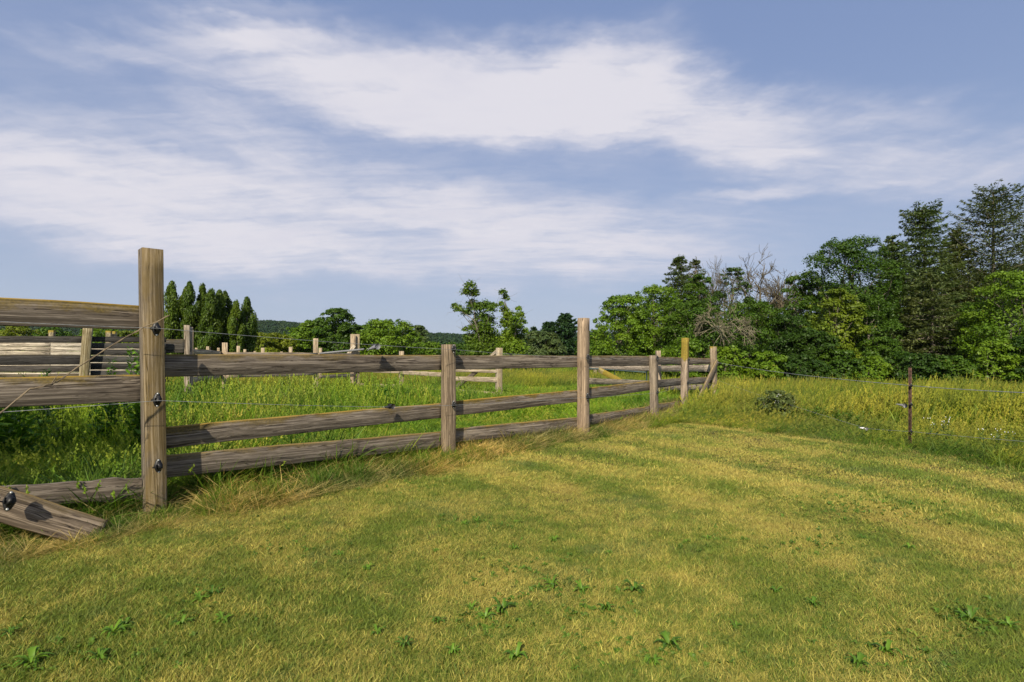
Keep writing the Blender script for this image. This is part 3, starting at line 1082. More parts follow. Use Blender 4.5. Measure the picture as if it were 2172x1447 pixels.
def build_right_wood():
    W = 'trees of the wood along the far edge of the meadow'
    B = broadleaf
    B(1318, 627, 128, 35, 'bright green bushy tree at the open left end of the wood', G_BRI, group=W, seed=11, nleaf=16000, low=.02, nclump=34)
    B(1390, 605, 150, 37, 'tall rounded light green tree just left of the two thin spruces', G_BRI, group=W, seed=12, nleaf=16000, low=.03, nclump=34)
    conifer(1441, 539, 150, 43, 'pointed ragged spruce, left one of a thin pair behind the rounded trees', G_SPR, group=W, seed=13, dens=11, dead=.12, power=.55, wid=.4)
    conifer(1476, 544, 130, 44, 'browner ragged spruce, right one of a thin pair behind the rounded trees', G_OLV, group=W, seed=14, dens=9, dead=.35, power=.55, wid=.4)
    B(1484, 582, 78, 40, 'small dark leafy tree in front of the thin spruce pair', G_MID, group=W, seed=15, nleaf=7000, low=.4, nclump=18)
    B(1552, 567, 86, 41, 'dusky thin crowned tree between the spruce pair and the bare tree', (.042, .085, .018), group=W, seed=16, nleaf=6500, low=.35, nclump=18, spread=1.1, fill=.4)
    dead_tree(1512, 543, 60, 42, 'small leafless grey tree beside the spruce pair', 21, levels=4)
    dead_tree(1632, 520, 215, 44, 'large leafless grey tree with a wide fan of bare branches', 22, levels=5, start=.3, thick=1.5)
    B(1690, 584, 84, 39, 'narrow dark leafy tree to the right of the big bare tree', G_MID, group=W, seed=17, nleaf=9000, low=.2, nclump=22)
    B(1475, 640, 150, 34, 'broad mid green tree below the thin spruce pair', G_MID, group=W, seed=18, nleaf=13000, low=.02, nclump=30)
    B(1590, 640, 160, 34.5, 'broad dark green tree under the big bare tree', G_MID, group=W, seed=19, nleaf=13000, low=.02, nclump=30)
    B(1668, 668, 130, 33, 'low dark green tree left of the yellowish tree', G_DRK, group=W, seed=20, nleaf=11000, low=.02, nclump=28)
    dead_tree(1535, 628, 110, 31.5, 'pale dead snag with drooping twiggy branches over the green trees', 33, start=.62, levels=4, droopy=.55, thick=.30)
    B(1800, 506, 176, 37, 'big dark green round topped tree, tallest leafy one in the wood', (.042, .094, .008), group=W, seed=23, nleaf=19000, low=.30, nclump=34, shape=.8)
    B(1768, 612, 118, 33, 'yellow green tree standing before the big round topped tree', (.105, .165, .014), group=W, seed=24, nleaf=8000, low=.1, nclump=24, leaf=.15)
    conifer(1893, 496, 175, 38, 'dull green spruce close to the right of the big round topped tree', G_SPR, group=W, seed=25, dens=13, power=.5, wid=.38)
    conifer(1960, 434, 250, 39, 'tall narrow spruce with a blunt rounded top rising over the wood', G_SPR, group=W, seed=26, dens=13, power=.62, cap=.26, sparse=.12, low=.12, wid=.4)
    conifer(1975, 575, 310, 35, 'wide low olive spruce with spreading boughs in front of the tall one', (.092, .128, .050), group=W, seed=27, dens=10, power=.75, per=(5, 7), low=.16)
    conifer(2028, 484, 190, 41, 'slim spruce between the tall blunt topped one and the larch', G_OLV, group=W, seed=28, dens=12, power=.55, wid=.38)
    conifer(2107, 401, 270, 40, 'tallest tree, an airy larch with fine upswept branches', (.075, .105, .045), name='larch_tree', group=W, seed=29, dens=8.5, power=.38, droop=.0, upturn=.22,
            spray=.28, wid=.30, whorl=.45, sparse=.06, low=.18)
    conifer(2185, 470, 170, 43, 'dark spruce to the right of the larch at the picture edge', G_SPR, group=W, seed=30, dens=8)
    B(2145, 574, 165, 31, 'bright green leafy tree under the larch, reaching to the grass', G_BRI, group=W, seed=31, nleaf=15000, low=.02, nclump=34)
    B(1726, 705, 120, 31.5, 'round dark bushy tree under the yellow green tree', G_DRK, group=W, seed=32, nleaf=9000, low=.02, nclump=26)
    B(1838, 625, 120, 34, 'leafy green tree squeezed between the big round tree and the spruces', G_MID, group=W, seed=34, nleaf=10000, low=.05, nclump=26)
    B(1862, 715, 105, 31.5, 'bushy green sapling at the grass edge below the dull green spruce', G_MID, group=W, seed=35, nleaf=7000, low=.02, nclump=22)
    B(2075, 640, 130, 34.5, 'leafy green tree below the slim spruce', G_MID, group=W, seed=36, nleaf=10000, low=.03, nclump=26)
    B(2262, 520, 190, 33, 'leafy tree at the far right end of the wood', G_MID, group=W, seed=37, nleaf=9000, low=.02, nclump=26)
    # second row that closes the wood
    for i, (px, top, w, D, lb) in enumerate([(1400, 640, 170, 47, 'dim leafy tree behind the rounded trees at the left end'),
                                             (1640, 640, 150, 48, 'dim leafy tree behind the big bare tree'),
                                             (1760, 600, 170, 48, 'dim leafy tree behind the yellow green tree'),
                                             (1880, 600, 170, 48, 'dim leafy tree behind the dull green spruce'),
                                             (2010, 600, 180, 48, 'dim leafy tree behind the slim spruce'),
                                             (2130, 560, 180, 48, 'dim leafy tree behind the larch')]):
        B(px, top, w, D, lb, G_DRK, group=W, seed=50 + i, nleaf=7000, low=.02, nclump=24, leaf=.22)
    und = [(1445, 715, 110, 31, 'light green shrub at the foot of the wood behind the low gate'), (1540, 735, 110, 30.5, 'spreading green shrub just right of the corner post'),
           (1625, 745, 100, 30, 'low dark shrub at the grass edge near the corner post'), (1700, 752, 90, 29.5, 'small dark shrub under the yellow green tree'),
           (1780, 742, 90, 30, 'leafy shrub with pale twigs at the grass edge'), (1845, 756, 80, 29.5, 'small shrub in the shade of the spruces'),
           (1930, 750, 110, 29.5, 'wide dark shrub behind the rusty stake'), (2010, 755, 90, 29, 'low shrub right of the rusty stake'),
           (2095, 722, 120, 29, 'rounded bright shrub at the right edge of the meadow'), (2180, 712, 120, 28.5, 'large shrub cut by the right picture edge')]
    for i, (px, top, w, D, lb) in enumerate(und):
        B(px, top, w, D, lb, (G_MID, G_DRK, G_BRI)[(i * 2 + 1) % 3] if i not in (0, 1, 8) else G_BRI, name='shrub', cat='shrub', group='shrubs along the foot of the wood', seed=70 + i,
          nleaf=4200, low=.0, nclump=18, leaf=.14)



def build_left_trees():
    rows = [(361, 600, 31, 'leftmost columnar cedar, next to the tall front post'), (376, 640, 24, 'short columnar cedar squeezed in second from the left'),
            (389, 607, 29, 'columnar cedar third from the left with a rounded tip'), (411, 600, 31, 'tallest columnar cedar near the middle of the row'),
            (428, 605, 26, 'columnar cedar just right of the tallest'), (443, 616, 34, 'broad columnar cedar in the middle of the row'),
            (466, 619, 26, 'slim columnar cedar right of the broad one'), (485, 620, 28, 'columnar cedar third from the right end'),
            (505, 642, 25, 'shortest columnar cedar near the right end'), (521, 632, 31, 'rightmost columnar cedar with a pointed tip')]
    for i, (px, top, w, lb) in enumerate(rows):
        cedar(px, top, w * 1.42, 45 + (i * 7 % 5) * .5, lb, (.062, .112, .013) if i % 2 else (.080, .136, .014), 100 + i)
    H = 'bushy trees beyond the far paddock fences'
    B = broadleaf
    B(575, 706, 105, 56, 'low yellow green bush right of the cedars', G_YEL, name='bush', cat='bush', group=H, seed=121, nleaf=6000, low=.0, leaf=.22)
    B(632, 694, 90, 60, 'light green bush between the cedars and the tall bushy tree', G_BRI, name='bush', cat='bush', group=H, seed=122, nleaf=6000, low=.0, leaf=.22)
    B(664, 680, 76, 62, 'rounded green tree at the left side of the tall bushy tree', G_BRI, group=H, seed=123, nleaf=7000, low=.0, leaf=.22)
    B(715, 654, 100, 60, 'tall bushy green tree, highest of the paddock hedge', G_MID, group=H, seed=124, nleaf=12000, low=.0, nclump=32, leaf=.22)
    B(770, 690, 70, 61, 'small green tree between the tall bushy tree and the wide one', G_MID, group=H, seed=125, nleaf=6000, low=.0, leaf=.22)
    B(822, 678, 132, 58, 'wide rounded bright green tree behind the grey wire tensioner', G_BRI, group=H, seed=126, nleaf=12000, low=.0, nclump=32, leaf=.22)
    B(884, 690, 60, 85, 'greyish distant tree at the right end of the paddock hedge', G_GRY, group=H, seed=127, nleaf=5000, low=.0, leaf=.3)
    B(908, 726, 90, 66, 'low green bush left of the second front post', G_BRI, name='bush', cat='bush', group=H, seed=128, nleaf=5000, low=.0, leaf=.22)
    B(985, 727, 110, 64, 'low green bush right behind the second front post', G_MID, name='bush', cat='bush', group=H, seed=129, nleaf=5000, low=.0, leaf=.22)
    for i, (px, top, w, lb) in enumerate([(-50, 688, 120, 'green bush behind the board pen, cut by the left picture edge'), (45, 690, 90, 'yellow green bush above the pale boards of the pen'),
                                          (110, 695, 80, 'low green bush behind the pen left of its leaning post'), (215, 697, 100, 'green bush over the dark boarded side of the pen'),
                                          (275, 702, 80, 'low yellow bush behind the pen, left of the tall post'), (325, 700, 60, 'dark bush hidden partly by the tall post')]):
        B(px, top, w, 70 + i, lb, (G_BRI, G_YEL, G_MID)[i % 3], name='bush', cat='bush', group='bushes behind the board pen', seed=140 + i, nleaf=4500, low=.0, leaf=.26)
    # the two straggly trees in the gap
    for (px, top, w, lean, lb, sd, pts) in [
        (1022, 603, 100, 0, 'straggly tree with a tall side limb left of centre, sky showing through', 151,
         [(1000, 612, 14), (990, 624, 14), (1008, 626, 13), (962, 650, 9), (975, 660, 12), (988, 664, 14), (1000, 648, 14), (1012, 655, 18), (1030, 652, 16), (1042, 660, 14), (1020, 675, 18), (1036, 682, 18),
          (1008, 690, 14), (1030, 700, 20), (1018, 712, 18), (1040, 718, 20), (1000, 698, 9), (1025, 730, 24), (1048, 735, 18), (1005, 735, 18), (995, 722, 16), (1012, 745, 22), (1035, 748, 22), (1046, 648, 9), (985, 700, 7)]),
        (1082, 617, 70, 0, 'slimmer straggly tree right of centre with thin bare twigs', 152,
         [(1066, 624, 9), (1072, 634, 9), (1064, 648, 8), (1070, 660, 12), (1078, 672, 14), (1100, 656, 8), (1102, 672, 12), (1092, 685, 14), (1110, 684, 9), (1075, 690, 16), (1095, 700, 16), (1080, 712, 18),
          (1070, 725, 18), (1098, 722, 18), (1085, 738, 20), (1070, 745, 20), (1100, 745, 20), (1115, 705, 8)])]:
        D = 40
        rng = np.random.default_rng(sd)
        x, y = (px - CX) * D / F, D
        base = float(gz(x, y))
        root = empty('straggly_tree', (x, y, base), lb, 'tree')
        cl = []
        for (qx, qy, r) in pts:
            p = at(qx, qy, D)
            rr = r * D / F * (1.12 if qy > 685 else 1.0)
            cl.append((p.x - x, rng.normal() * .5, p.z - base, rr, rr * 1.1, rr * .95))
        link('crown', crown_mesh('crown', cl, 13000 if sd == 151 else 9000, .17, rng, shell=.25, jitter=.9), root, color=(.075, .14, .013) if sd == 151 else (.105, .185, .015))
        gt = Geo()
        tips = sorted(cl, key=lambda c: c[2])
        hh = tips[-1][2]
        tp = bent_line((0, 0, -.3), (tips[-1][0] * .75, 0, hh * .9), rng, 8, .03)
        gt.tube(tp, np.linspace(.12, .025, 8), 6)
        for c in cl:
            k = int(np.clip((c[2] - .8) / (hh * .9) * 7, 0, 7))
            gt.tube(bent_line(tp[k], c[:3], rng, 5, .06), np.linspace(.04, .01, 5), 4, False)
        link('trunk', gt.mesh('trunk', M['bark']), root)
        gd = Geo()
        for k in range(60):
            c = cl[rng.integers(0, len(cl))]
            p = np.array(c[:3])
            d = rng.normal(size=3) * np.array([1, .5, .6]) + np.array([0, 0, .5])
            e = p + d / np.linalg.norm(d) * rng.uniform(.5, 1.3)
            gd.tube(bent_line(p, e, rng, 4, .08), np.linspace(.013, .004, 4), 3, False)
        link('twig', gd.mesh('twig', M['dead']), root)
        root.children[-1]['kind'] = 'stuff'
    B(1146, 702, 92, 55, 'rounded grey green bush below the dark pines', G_GRY, name='bush', cat='bush', seed=161, nleaf=9000, low=.0, nclump=30, leaf=.2)
    P = 'dark pines in the distance near the bare round post'
    conifer(1200, 666, 88, 90, 'tallest dark blue green pine right behind the bare round post', G_PIN, name='pine_tree', group=P, seed=162, whorl=.7, spray=.8, dens=10, power=.42, per=(6, 9), droop=.05)
    conifer(1165, 684, 76, 92, 'middle dark pine left of the tallest distant one', G_PIN, name='pine_tree', group=P, seed=163, whorl=.7, spray=.8, dens=10, power=.42, per=(6, 9), droop=.05)
    conifer(1132, 694, 50, 95, 'small dark pine beside the slim straggly tree', G_PIN, name='pine_tree', group=P, seed=164, whorl=.7, spray=.8, dens=9, power=.5, per=(6, 9), droop=.05)
    B(1262, 700, 80, 60, 'green bush in the gap between the bare post and the wood', G_MID, name='bush', cat='bush', seed=165, nleaf=6000, low=.0, leaf=.2)


build_right_wood()
build_left_trees()
broadleaf(0, 0, 0, 0, 'leafy tree added out of view on the left to shade the paddock corner', G_MID, seed=199, nleaf=9000, low=.26, nclump=30, place=(-7.7, .3, 5.6, 5.0))  # unseen tree, added so that its crown shades the ground behind the left boards


# ------------------------------------------------------------------ timber
def plank_mesh(name, L, w0, w1, th, nseg, rng, wave=.003, ragged=0.0, chamfer=.004, bow=0.0):
    """a board along local X; local Z is its width, local Y its thickness"""
    t = np.linspace(0, 1, nseg + 1)
    ph = rng.random(6) * 6.28
    e1 = wave * (np.sin(t * 5 + ph[0]) + .6 * np.sin(t * 13 + ph[1]) + .3 * np.sin(t * 29 + ph[4])) + ragged * np.interp(t, np.linspace(0, 1, 14), rng.normal(size=14))
    e0 = wave * (np.sin(t * 4 + ph[2]) + .6 * np.sin(t * 11 + ph[3]) + .3 * np.sin(t * 31 + ph[5])) + ragged * .7 * np.interp(t, np.linspace(0, 1, 14), rng.normal(size=14))
    w = w0 + (w1 - w0) * t
    sag = bow * np.sin(t * math.pi)
    zt, zb = w / 2 + e1 + sag, -w / 2 + e0 + sag
    yb = .5 * wave * np.sin(t * 6 + ph[1])
    c = chamfer
    prof = []
    for (yy, top, k) in ((-1, 1, 0), (-1, 1, 1), (-1, -1, 1), (-1, -1, 0), (1, -1, 0), (1, -1, 1), (1, 1, 1), (1, 1, 0)):
        zc = zt if top > 0 else zb
        if k == 0:
            y = yy * (th / 2 - c)
            z = zc
        else:
            y = yy * th / 2
            z = zc - top * c
        prof.append(np.stack([t * L, yb + y, z], -1))
    V = np.stack(prof, 1)                      # (nseg+1, 8, 3)
    vv = np.clip((V[:, :, 2] - zb[:, None]) / (zt - zb)[:, None], 0, 1)
    uu = np.repeat(t[:, None], 8, 1)
    i = np.arange(nseg)[:, None] * 8
    j = np.arange(8)[None, :]
    k = (j + 1) % 8
    q = np.stack([i + j, i + k, i + 8 + k, i + 8 + j], -1).reshape(-1, 4)
    ends = [np.arange(8)[::-1][None, :], (np.arange(8) + nseg * 8)[None, :]]
    return mesh_np(name, V.reshape(-1, 3), [q] + ends, {'u': uu.ravel(), 'v': vv.ravel()}, M['wood'])


def board(name, parent, p0, p1, w0, w1=None, th=.045, tone=(.25, .205, .155), lichen=.6, nseg=24, seed=None, ragged=0.0, wave=.0028, bow=0.0, roll=None, crust=0.0):
    """board whose centre line runs from p0 to p1"""
    p0, p1 = Vector(p0), Vector(p1)
    rng = np.random.default_rng(seed if seed is not None else abs(hash((round(p0.x, 3), round(p1.z, 3), round(p0.y, 3)))) % 99999)
    ex = (p1 - p0)
    L = ex.length
    ex.normalize()
    up = Vector((0, 0, 1)) if roll is None else Vector(roll)
    ey = up.cross(ex).normalized()
    ez = ex.cross(ey)
    me = plank_mesh(name, L, w0, w1 if w1 is not None else w0, th, nseg, rng, wave, ragged, .004, bow)
    o = link(name, me, parent)
    base = parent.location if parent is not None else Vector((0, 0, 0))
    Mx = Matrix.Identity(4)
    for r in range(3):
        Mx[r][0], Mx[r][1], Mx[r][2] = ex[r], ey[r], ez[r]
    o.rotation_euler = Mx.to_euler()
    o.location = p0 - base
    o.color = (tone[0], tone[1], tone[2], 1)
    o['lichen'] = float(lichen)
    o['crust'] = float(crust)
    return o


def post(name, parent, base, top, w, facing, tone=(.33, .27, .20), seed=1, crust=0.0, lichen=0.0, bury=.35, wave=.003, d=None, nseg=16):
    """square post from base to top; FACING is the horizontal direction of its width"""
    base, top = Vector(base), Vector(top)
    ax = (top - base).normalized()
    f = Vector((facing[0], facing[1], 0))
    o = board(name, parent, base - ax * bury, top, w, w * .97, d or w, tone, lichen, nseg, seed, 0, wave, 0, roll=f, crust=crust)
    return o


def insulator(parent, p, n, up, size=.10, mat='black', name='insulator', arm=True):
    """black claw insulator nailed to a post: diamond back plate, ribbed body, hook and two nail heads"""
    n, up = Vector(n).normalized(), Vector(up).normalized()
    s = up.cross(n).normalized()
    up = n.cross(s)
    Mx = Matrix(((s.x, n.x, up.x, 0), (s.y, n.y, up.y, 0), (s.z, n.z, up.z, 0), (0, 0, 0, 1)))

    def w(a, b, c):
        return (Mx @ Vector((a * size, b * size, c * size, 1)))[:3]
    g = Geo()
    # diamond plate
    out = [(0, .50), (.13, .40), (.24, .12), (.27, 0), (.24, -.12), (.13, -.40), (0, -.50), (-.13, -.40), (-.24, -.12), (-.27, 0), (-.24, .12), (-.13, .40)]
    k = len(out)
    V = [w(a, 0, c) for a, c in out] + [w(a * .9, .12, c * .93) for a, c in out] + [w(0, .16, 0)]
    g.V.append(np.array(V))
    g.F4.append(np.array([[i, (i + 1) % k, k + (i + 1) % k, k + i] for i in range(k)]))
    g.F3.append(np.array([[k + i, k + (i + 1) % k, 2 * k] for i in range(k)]))
    g.n = 2 * k + 1
    g.tube([w(0, .10, -.24), w(0, .30, -.16), w(0, .42, 0), w(0, .30, .16), w(0, .10, .24)], np.array([.10, .12, .13, .12, .10]) * size, 8)
    for c in (-.10, 0, .10):
        g.tube([w(-.19, .30, c), w(.19, .30, c)], np.array([.06, .06]) * size, 6)
    if arm:
        g.tube([w(-.22, .2, -.05), w(-.40, .38, -.02), w(-.42, .5, .06), w(-.32, .55, .12)], np.array([.035, .035, .03, .02]) * size, 5)
    o = link(name, g.mesh(name, M[mat]), parent, Vector(p) - (parent.location if parent else Vector()))
    for c in (.40, -.40):
        h = Geo()
        h.tube([w(0, .08, c), w(0, .17, c)], np.array([.065, .065]) * size, 8)
        link('nail', h.mesh('nail', M['wire']), o)
    return o


FD = Vector((.70, .714, 0)).normalized()             # rough run of the front fence
FN = Vector((.714, -.70, 0)).normalized()            # its face towards the lawn
T_BRD, T_BRD2, T_POST, T_PALE, T_DARK = (.220, .190, .155), (.198, .170, .138), (.285, .24, .185), (.42, .36, .28), (.050, .048, .045)


def build_front_fence():
    f = empty('board_fence', (-.8, 6.9, 0), 'brown weathered board fence with six posts and three rows of boards beside the mown lawn', 'fence')
    # posts: base, top (photo columns and rows at their distances)
    P = {}
    spec = [('p1', 328, 1110, 320, 530, 4.46, .150, (.72, -.69), (.205, .175, .135), 0.0), ('p2', 951, 985, 951, 731, 6.9, .142, (.60, -.80), (.27, .215, .15), 0.0),
            ('p3', 1237, 940, 1238, 675, 8.88, .150, (.74, -.67), (.37, .285, .20), 0.0), ('p4', 1388, 895, 1386, 754, 11.1, .142, (.78, -.62), T_POST, 0.0),
            ('p5', 1451, 875, 1454, 717, 13.37, .155, (.80, -.60), (.35, .285, .22), .26), ('p6', 1515, 862, 1513, 735, 15.4, .150, (.74, -.67), (.37, .30, .21), .03)]
    for i, (k, bx, by, tx, ty, D, w, fc, tone, crust) in enumerate(spec):
        b, t = at(bx, by, D), at(tx, ty, D)
        b.z = min(b.z, 0.0)
        o = post('post', f, b, t, w, fc, tone, 30 + i, crust, .25 if i == 0 else 0)
        P[k] = (b, t, D, o)
    off = .095                                   # boards are nailed on the field side of the posts

    def run(a, b, Da, Db, rows, tone, th=.042, **kw):
        """rows: (x0, top0, bottom0, x1, top1, bottom1)"""
        for i, (x0, t0, b0, x1, t1, b1, li) in enumerate(rows):
            A, A2 = at(x0, t0, Da), at(x0, b0, Da)
            B, B2 = at(x1, t1, Db), at(x1, b1, Db)
            p0, p1 = (A + A2) / 2, (B + B2) / 2
            d = (p1 - p0).normalized()
            n = Vector((d.y, -d.x, 0)).normalized()
            board('board', f, p0 - n * off, p1 - n * off, (A - A2).z, (B - B2).z, th, tone[i % len(tone)], li, 30, 200 + int(x0) + i * 7, **kw)
    # left of the tall post, one more bay beyond the frame
    L = at(0, 0, 3.78)
    q = lambda z, s: Vector((-3.02, 4.46, z)) - FD * s
    n = FN * off
    for i, (z0, z1, w, ln, li, rg) in enumerate([(1.685, 1.69, .212, 3.4, .9, 0.0), (1.09, 1.085, .222, 3.4, .85, 0.0), (.245, .345, .175, 1.10, .0, .010)]):
        board('board', f, q(z1, ln) - n, q(z0, -.02) - n, w, w * .96, .045, (T_BRD, T_BRD, T_BRD2)[i], li, 30, 400 + i, ragged=rg, wave=.006)
    post('post', f, (-5.35, 1.95, 0), (-5.35, 1.95, 1.95), .145, (.72, -.69), T_POST, 61)
    board('board', f, q(.40, 3.4) - n, q(.30, 1.35) - n, .18, .18, .045, T_BRD2, .2, 20, 411, ragged=.006)
    run('p1', 'p2', 4.50, 6.92, [(335, 752, 801, 951, 753, 785, .6), (335, 910, 957, 951, 855, 886, .85), (335, 971, 1020, 951, 916, 949, .55)], (T_BRD, T_BRD, T_BRD2))
    run('p2', 'p3', 6.90, 8.90, [(951, 753.5, 784, 1238, 755, 779.5, .3), (951, 854, 885, 1238, 827, 853, 1.0), (951, 912, 942, 1238, 886, 911, .75)], (T_BRD, T_BRD, T_BRD))
    run('p3', 'p4', 8.88, 11.12, [(1238, 754.5, 779, 1387, 755.5, 775, .4), (1238, 826, 850, 1387, 808, 828, .9), (1238, 884, 907, 1387, 862, 879, .7)], (T_BRD, T_BRD, T_BRD))
    run('p4', 'p5', 11.1, 13.4, [(1387, 756.5, 774.5, 1453, 758.5, 773.5, .5), (1387, 808, 825, 1453, 802, 817.5, .3), (1387, 860, 876, 1453, 850, 864, .6)], (T_BRD, (.20, .18, .155), T_BRD))
    run('p5', 'p6', 13.37, 15.4, [(1453, 758.8, 773.5, 1514, 760, 772.5, .5), (1453, 802, 817, 1514, 800, 813, .3), (1453, 850, 862, 1514, 842, 854, .3)], ((.24, .20, .16), (.20, .18, .155), (.16, .14, .12)))
    # short cross brace leaning against the corner post
    b = board('brace', f, at(1476, 853, 14.6) + FN * .05, at(1512, 766, 15.25) + FN * .13, .13, .13, .05, (.26, .22, .17), .3, 14, 431)
    b['label'] = 'grey slanting brace board at the corner'
    # nail heads where the boards meet the posts
    return f, P


FRONT, FP = build_front_fence()


def bind(o, parent):
    """make o a child of parent, keeping where it stands"""
    bpy.context.view_layer.update()
    o.parent = parent
    return o


WIRE_PTS = {}


def build_insulators():
    # (photo x, y, distance, facing, size): on the lawn face or the right face of each post
    r = Vector((.80, -.60, 0))
    spec = [(330.5, 698, 4.38, FN, .125), (332.5, 848, 4.38, FN, .125), (335, 988, 4.38, FN, .120),
            (960, 740, 6.83, FN, .115), (960, 858, 6.83, FN, .105), (1244.5, 758, 8.80, FN, .105), (1244, 841, 8.80, FN, .115),
            (1392, 759, 11.04, FN, .10), (1392.5, 832, 11.04, FN, .10), (1459, 763, 13.3, FN, .10), (1457, 812, 13.3, FN, .10)]
    for i, (x, y, D, n, s) in enumerate(spec):
        insulator(FRONT, at(x, y, D) + n * .012, n, (0.05 if i % 2 else -.04, 0, 1), s)


build_insulators()


# ---- loose plank lying against the fence foot, in front
def build_loose_plank():
    a, b = at(-75, 1045, 3.55), at(212, 1132, 3.98)
    a += FN * .05
    d = (b - a).normalized()
    root = empty('loose_plank', ((a + b) / 2), 'loose grey plank tipped over at the foot of the fence, one end in the grass', 'plank')
    board('board', root, a, b, .215, .20, .045, (.235, .19, .14), .35, 24, 511, roll=(-.22, .22, 1))
    n = Vector((.66, -.72, .30)).normalized()
    insulator(root, at(20, 1064, 3.60) + n * .02, n, (.18, .05, 1), .135)


build_loose_plank()


# ---- the pen of boards behind the fence on the left
def build_pen():
    D = 11.0
    f = empty('board_pen', at(185, 900, D), 'dark boarded pen wall with a leaning square post behind the left fence', 'pen')
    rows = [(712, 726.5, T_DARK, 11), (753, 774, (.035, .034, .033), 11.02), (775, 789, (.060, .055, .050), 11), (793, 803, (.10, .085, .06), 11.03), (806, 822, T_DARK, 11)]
    for i, (t, b, tone, d) in enumerate(rows):
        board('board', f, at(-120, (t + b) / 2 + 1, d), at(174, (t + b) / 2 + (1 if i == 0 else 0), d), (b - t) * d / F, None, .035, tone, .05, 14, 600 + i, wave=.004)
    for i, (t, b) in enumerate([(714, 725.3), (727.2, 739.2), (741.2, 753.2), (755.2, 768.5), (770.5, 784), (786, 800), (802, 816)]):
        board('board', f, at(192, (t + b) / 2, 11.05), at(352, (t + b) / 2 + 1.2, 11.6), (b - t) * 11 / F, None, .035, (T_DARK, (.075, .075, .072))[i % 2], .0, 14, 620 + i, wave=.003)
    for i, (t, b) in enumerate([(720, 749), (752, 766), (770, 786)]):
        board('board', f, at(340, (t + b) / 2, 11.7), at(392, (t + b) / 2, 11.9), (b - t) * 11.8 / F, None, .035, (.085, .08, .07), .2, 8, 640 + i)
    p = post('post', f, at(170, 905, 10.9), at(187, 692, 10.9), .155, (.55, -.83), (.33, .30, .21), 650, .0, .2)
    p['label'] = 'leaning square post with a pale lit face'
    post('post', f, at(397, 880, 11.95), at(396, 690, 11.95), .105, (.6, -.8), T_PALE, 651)
    post('post', f, at(403, 880, 12.05), at(404, 694, 12.05), .085, (.6, -.8), T_PALE, 652)
    for (x, t, d, s) in [(110, 701, 14.2, 653), (231, 702, 14.2, 654), (241, 703, 14.4, 655)]:
        post('post', f, at(x, 860, d), at(x, t, d), .115, (.3, -.95), (.33, .29, .19), s, .035)
    # pale boards of the pen's far side
    f2 = empty('pale_board_wall', at(107, 880, 13.5), 'pale board wall seen through the dark pen', 'pen wall')
    for i, (t, b) in enumerate([(727.3, 735.7), (736.3, 744.3), (745, 753), (754, 762), (763, 771), (772, 780), (781, 789), (790, 799)]):
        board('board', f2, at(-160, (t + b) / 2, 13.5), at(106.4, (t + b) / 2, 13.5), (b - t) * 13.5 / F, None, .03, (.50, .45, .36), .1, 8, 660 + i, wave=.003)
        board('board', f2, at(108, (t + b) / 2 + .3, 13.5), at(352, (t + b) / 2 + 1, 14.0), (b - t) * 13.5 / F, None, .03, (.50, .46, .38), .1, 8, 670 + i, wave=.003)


build_pen()


# ---- rail fences of the farther paddocks
def rail_fence(name, label, posts, rails, group=None, tone=T_PALE, seed=0):
    """posts: (x, top, distance, width); rails: (i, j, [(height of centre at i, at j, width)])"""
    x, t, d, w = posts[0][:4]
    g0 = at(x, 0, d)
    f = empty(name, (g0.x, d, float(gz(g0.x, d))), label, 'fence', group)
    foot = []
    for i, (x, t, d, w) in enumerate(posts):
        X = (x - CX) * d / F
        b = Vector((X, d, float(gz(X, d))))
        post('post', f, b, Vector((X + .01, d, EYE + (HY - t) * d / F)), w, (.5, -.87), tone, seed + i, 0, .15, nseg=6)
        foot.append(b)
    for k, (i, j, rr) in enumerate(rails):
        for m_, (z0, z1, w) in enumerate(rr):
            a, b = foot[i].copy(), foot[j].copy()
            dd = (b - a).normalized()
            n = Vector((dd.y, -dd.x, 0)).normalized()
            if n.y > 0:
                n = -n
            a.z, b.z = a.z + z0, b.z + z1
            board('rail', f, a + n * .085, b + n * .085, w, None, .04, tone, .35, 8, seed + 50 + k * 5 + m_, wave=.006)
    return f


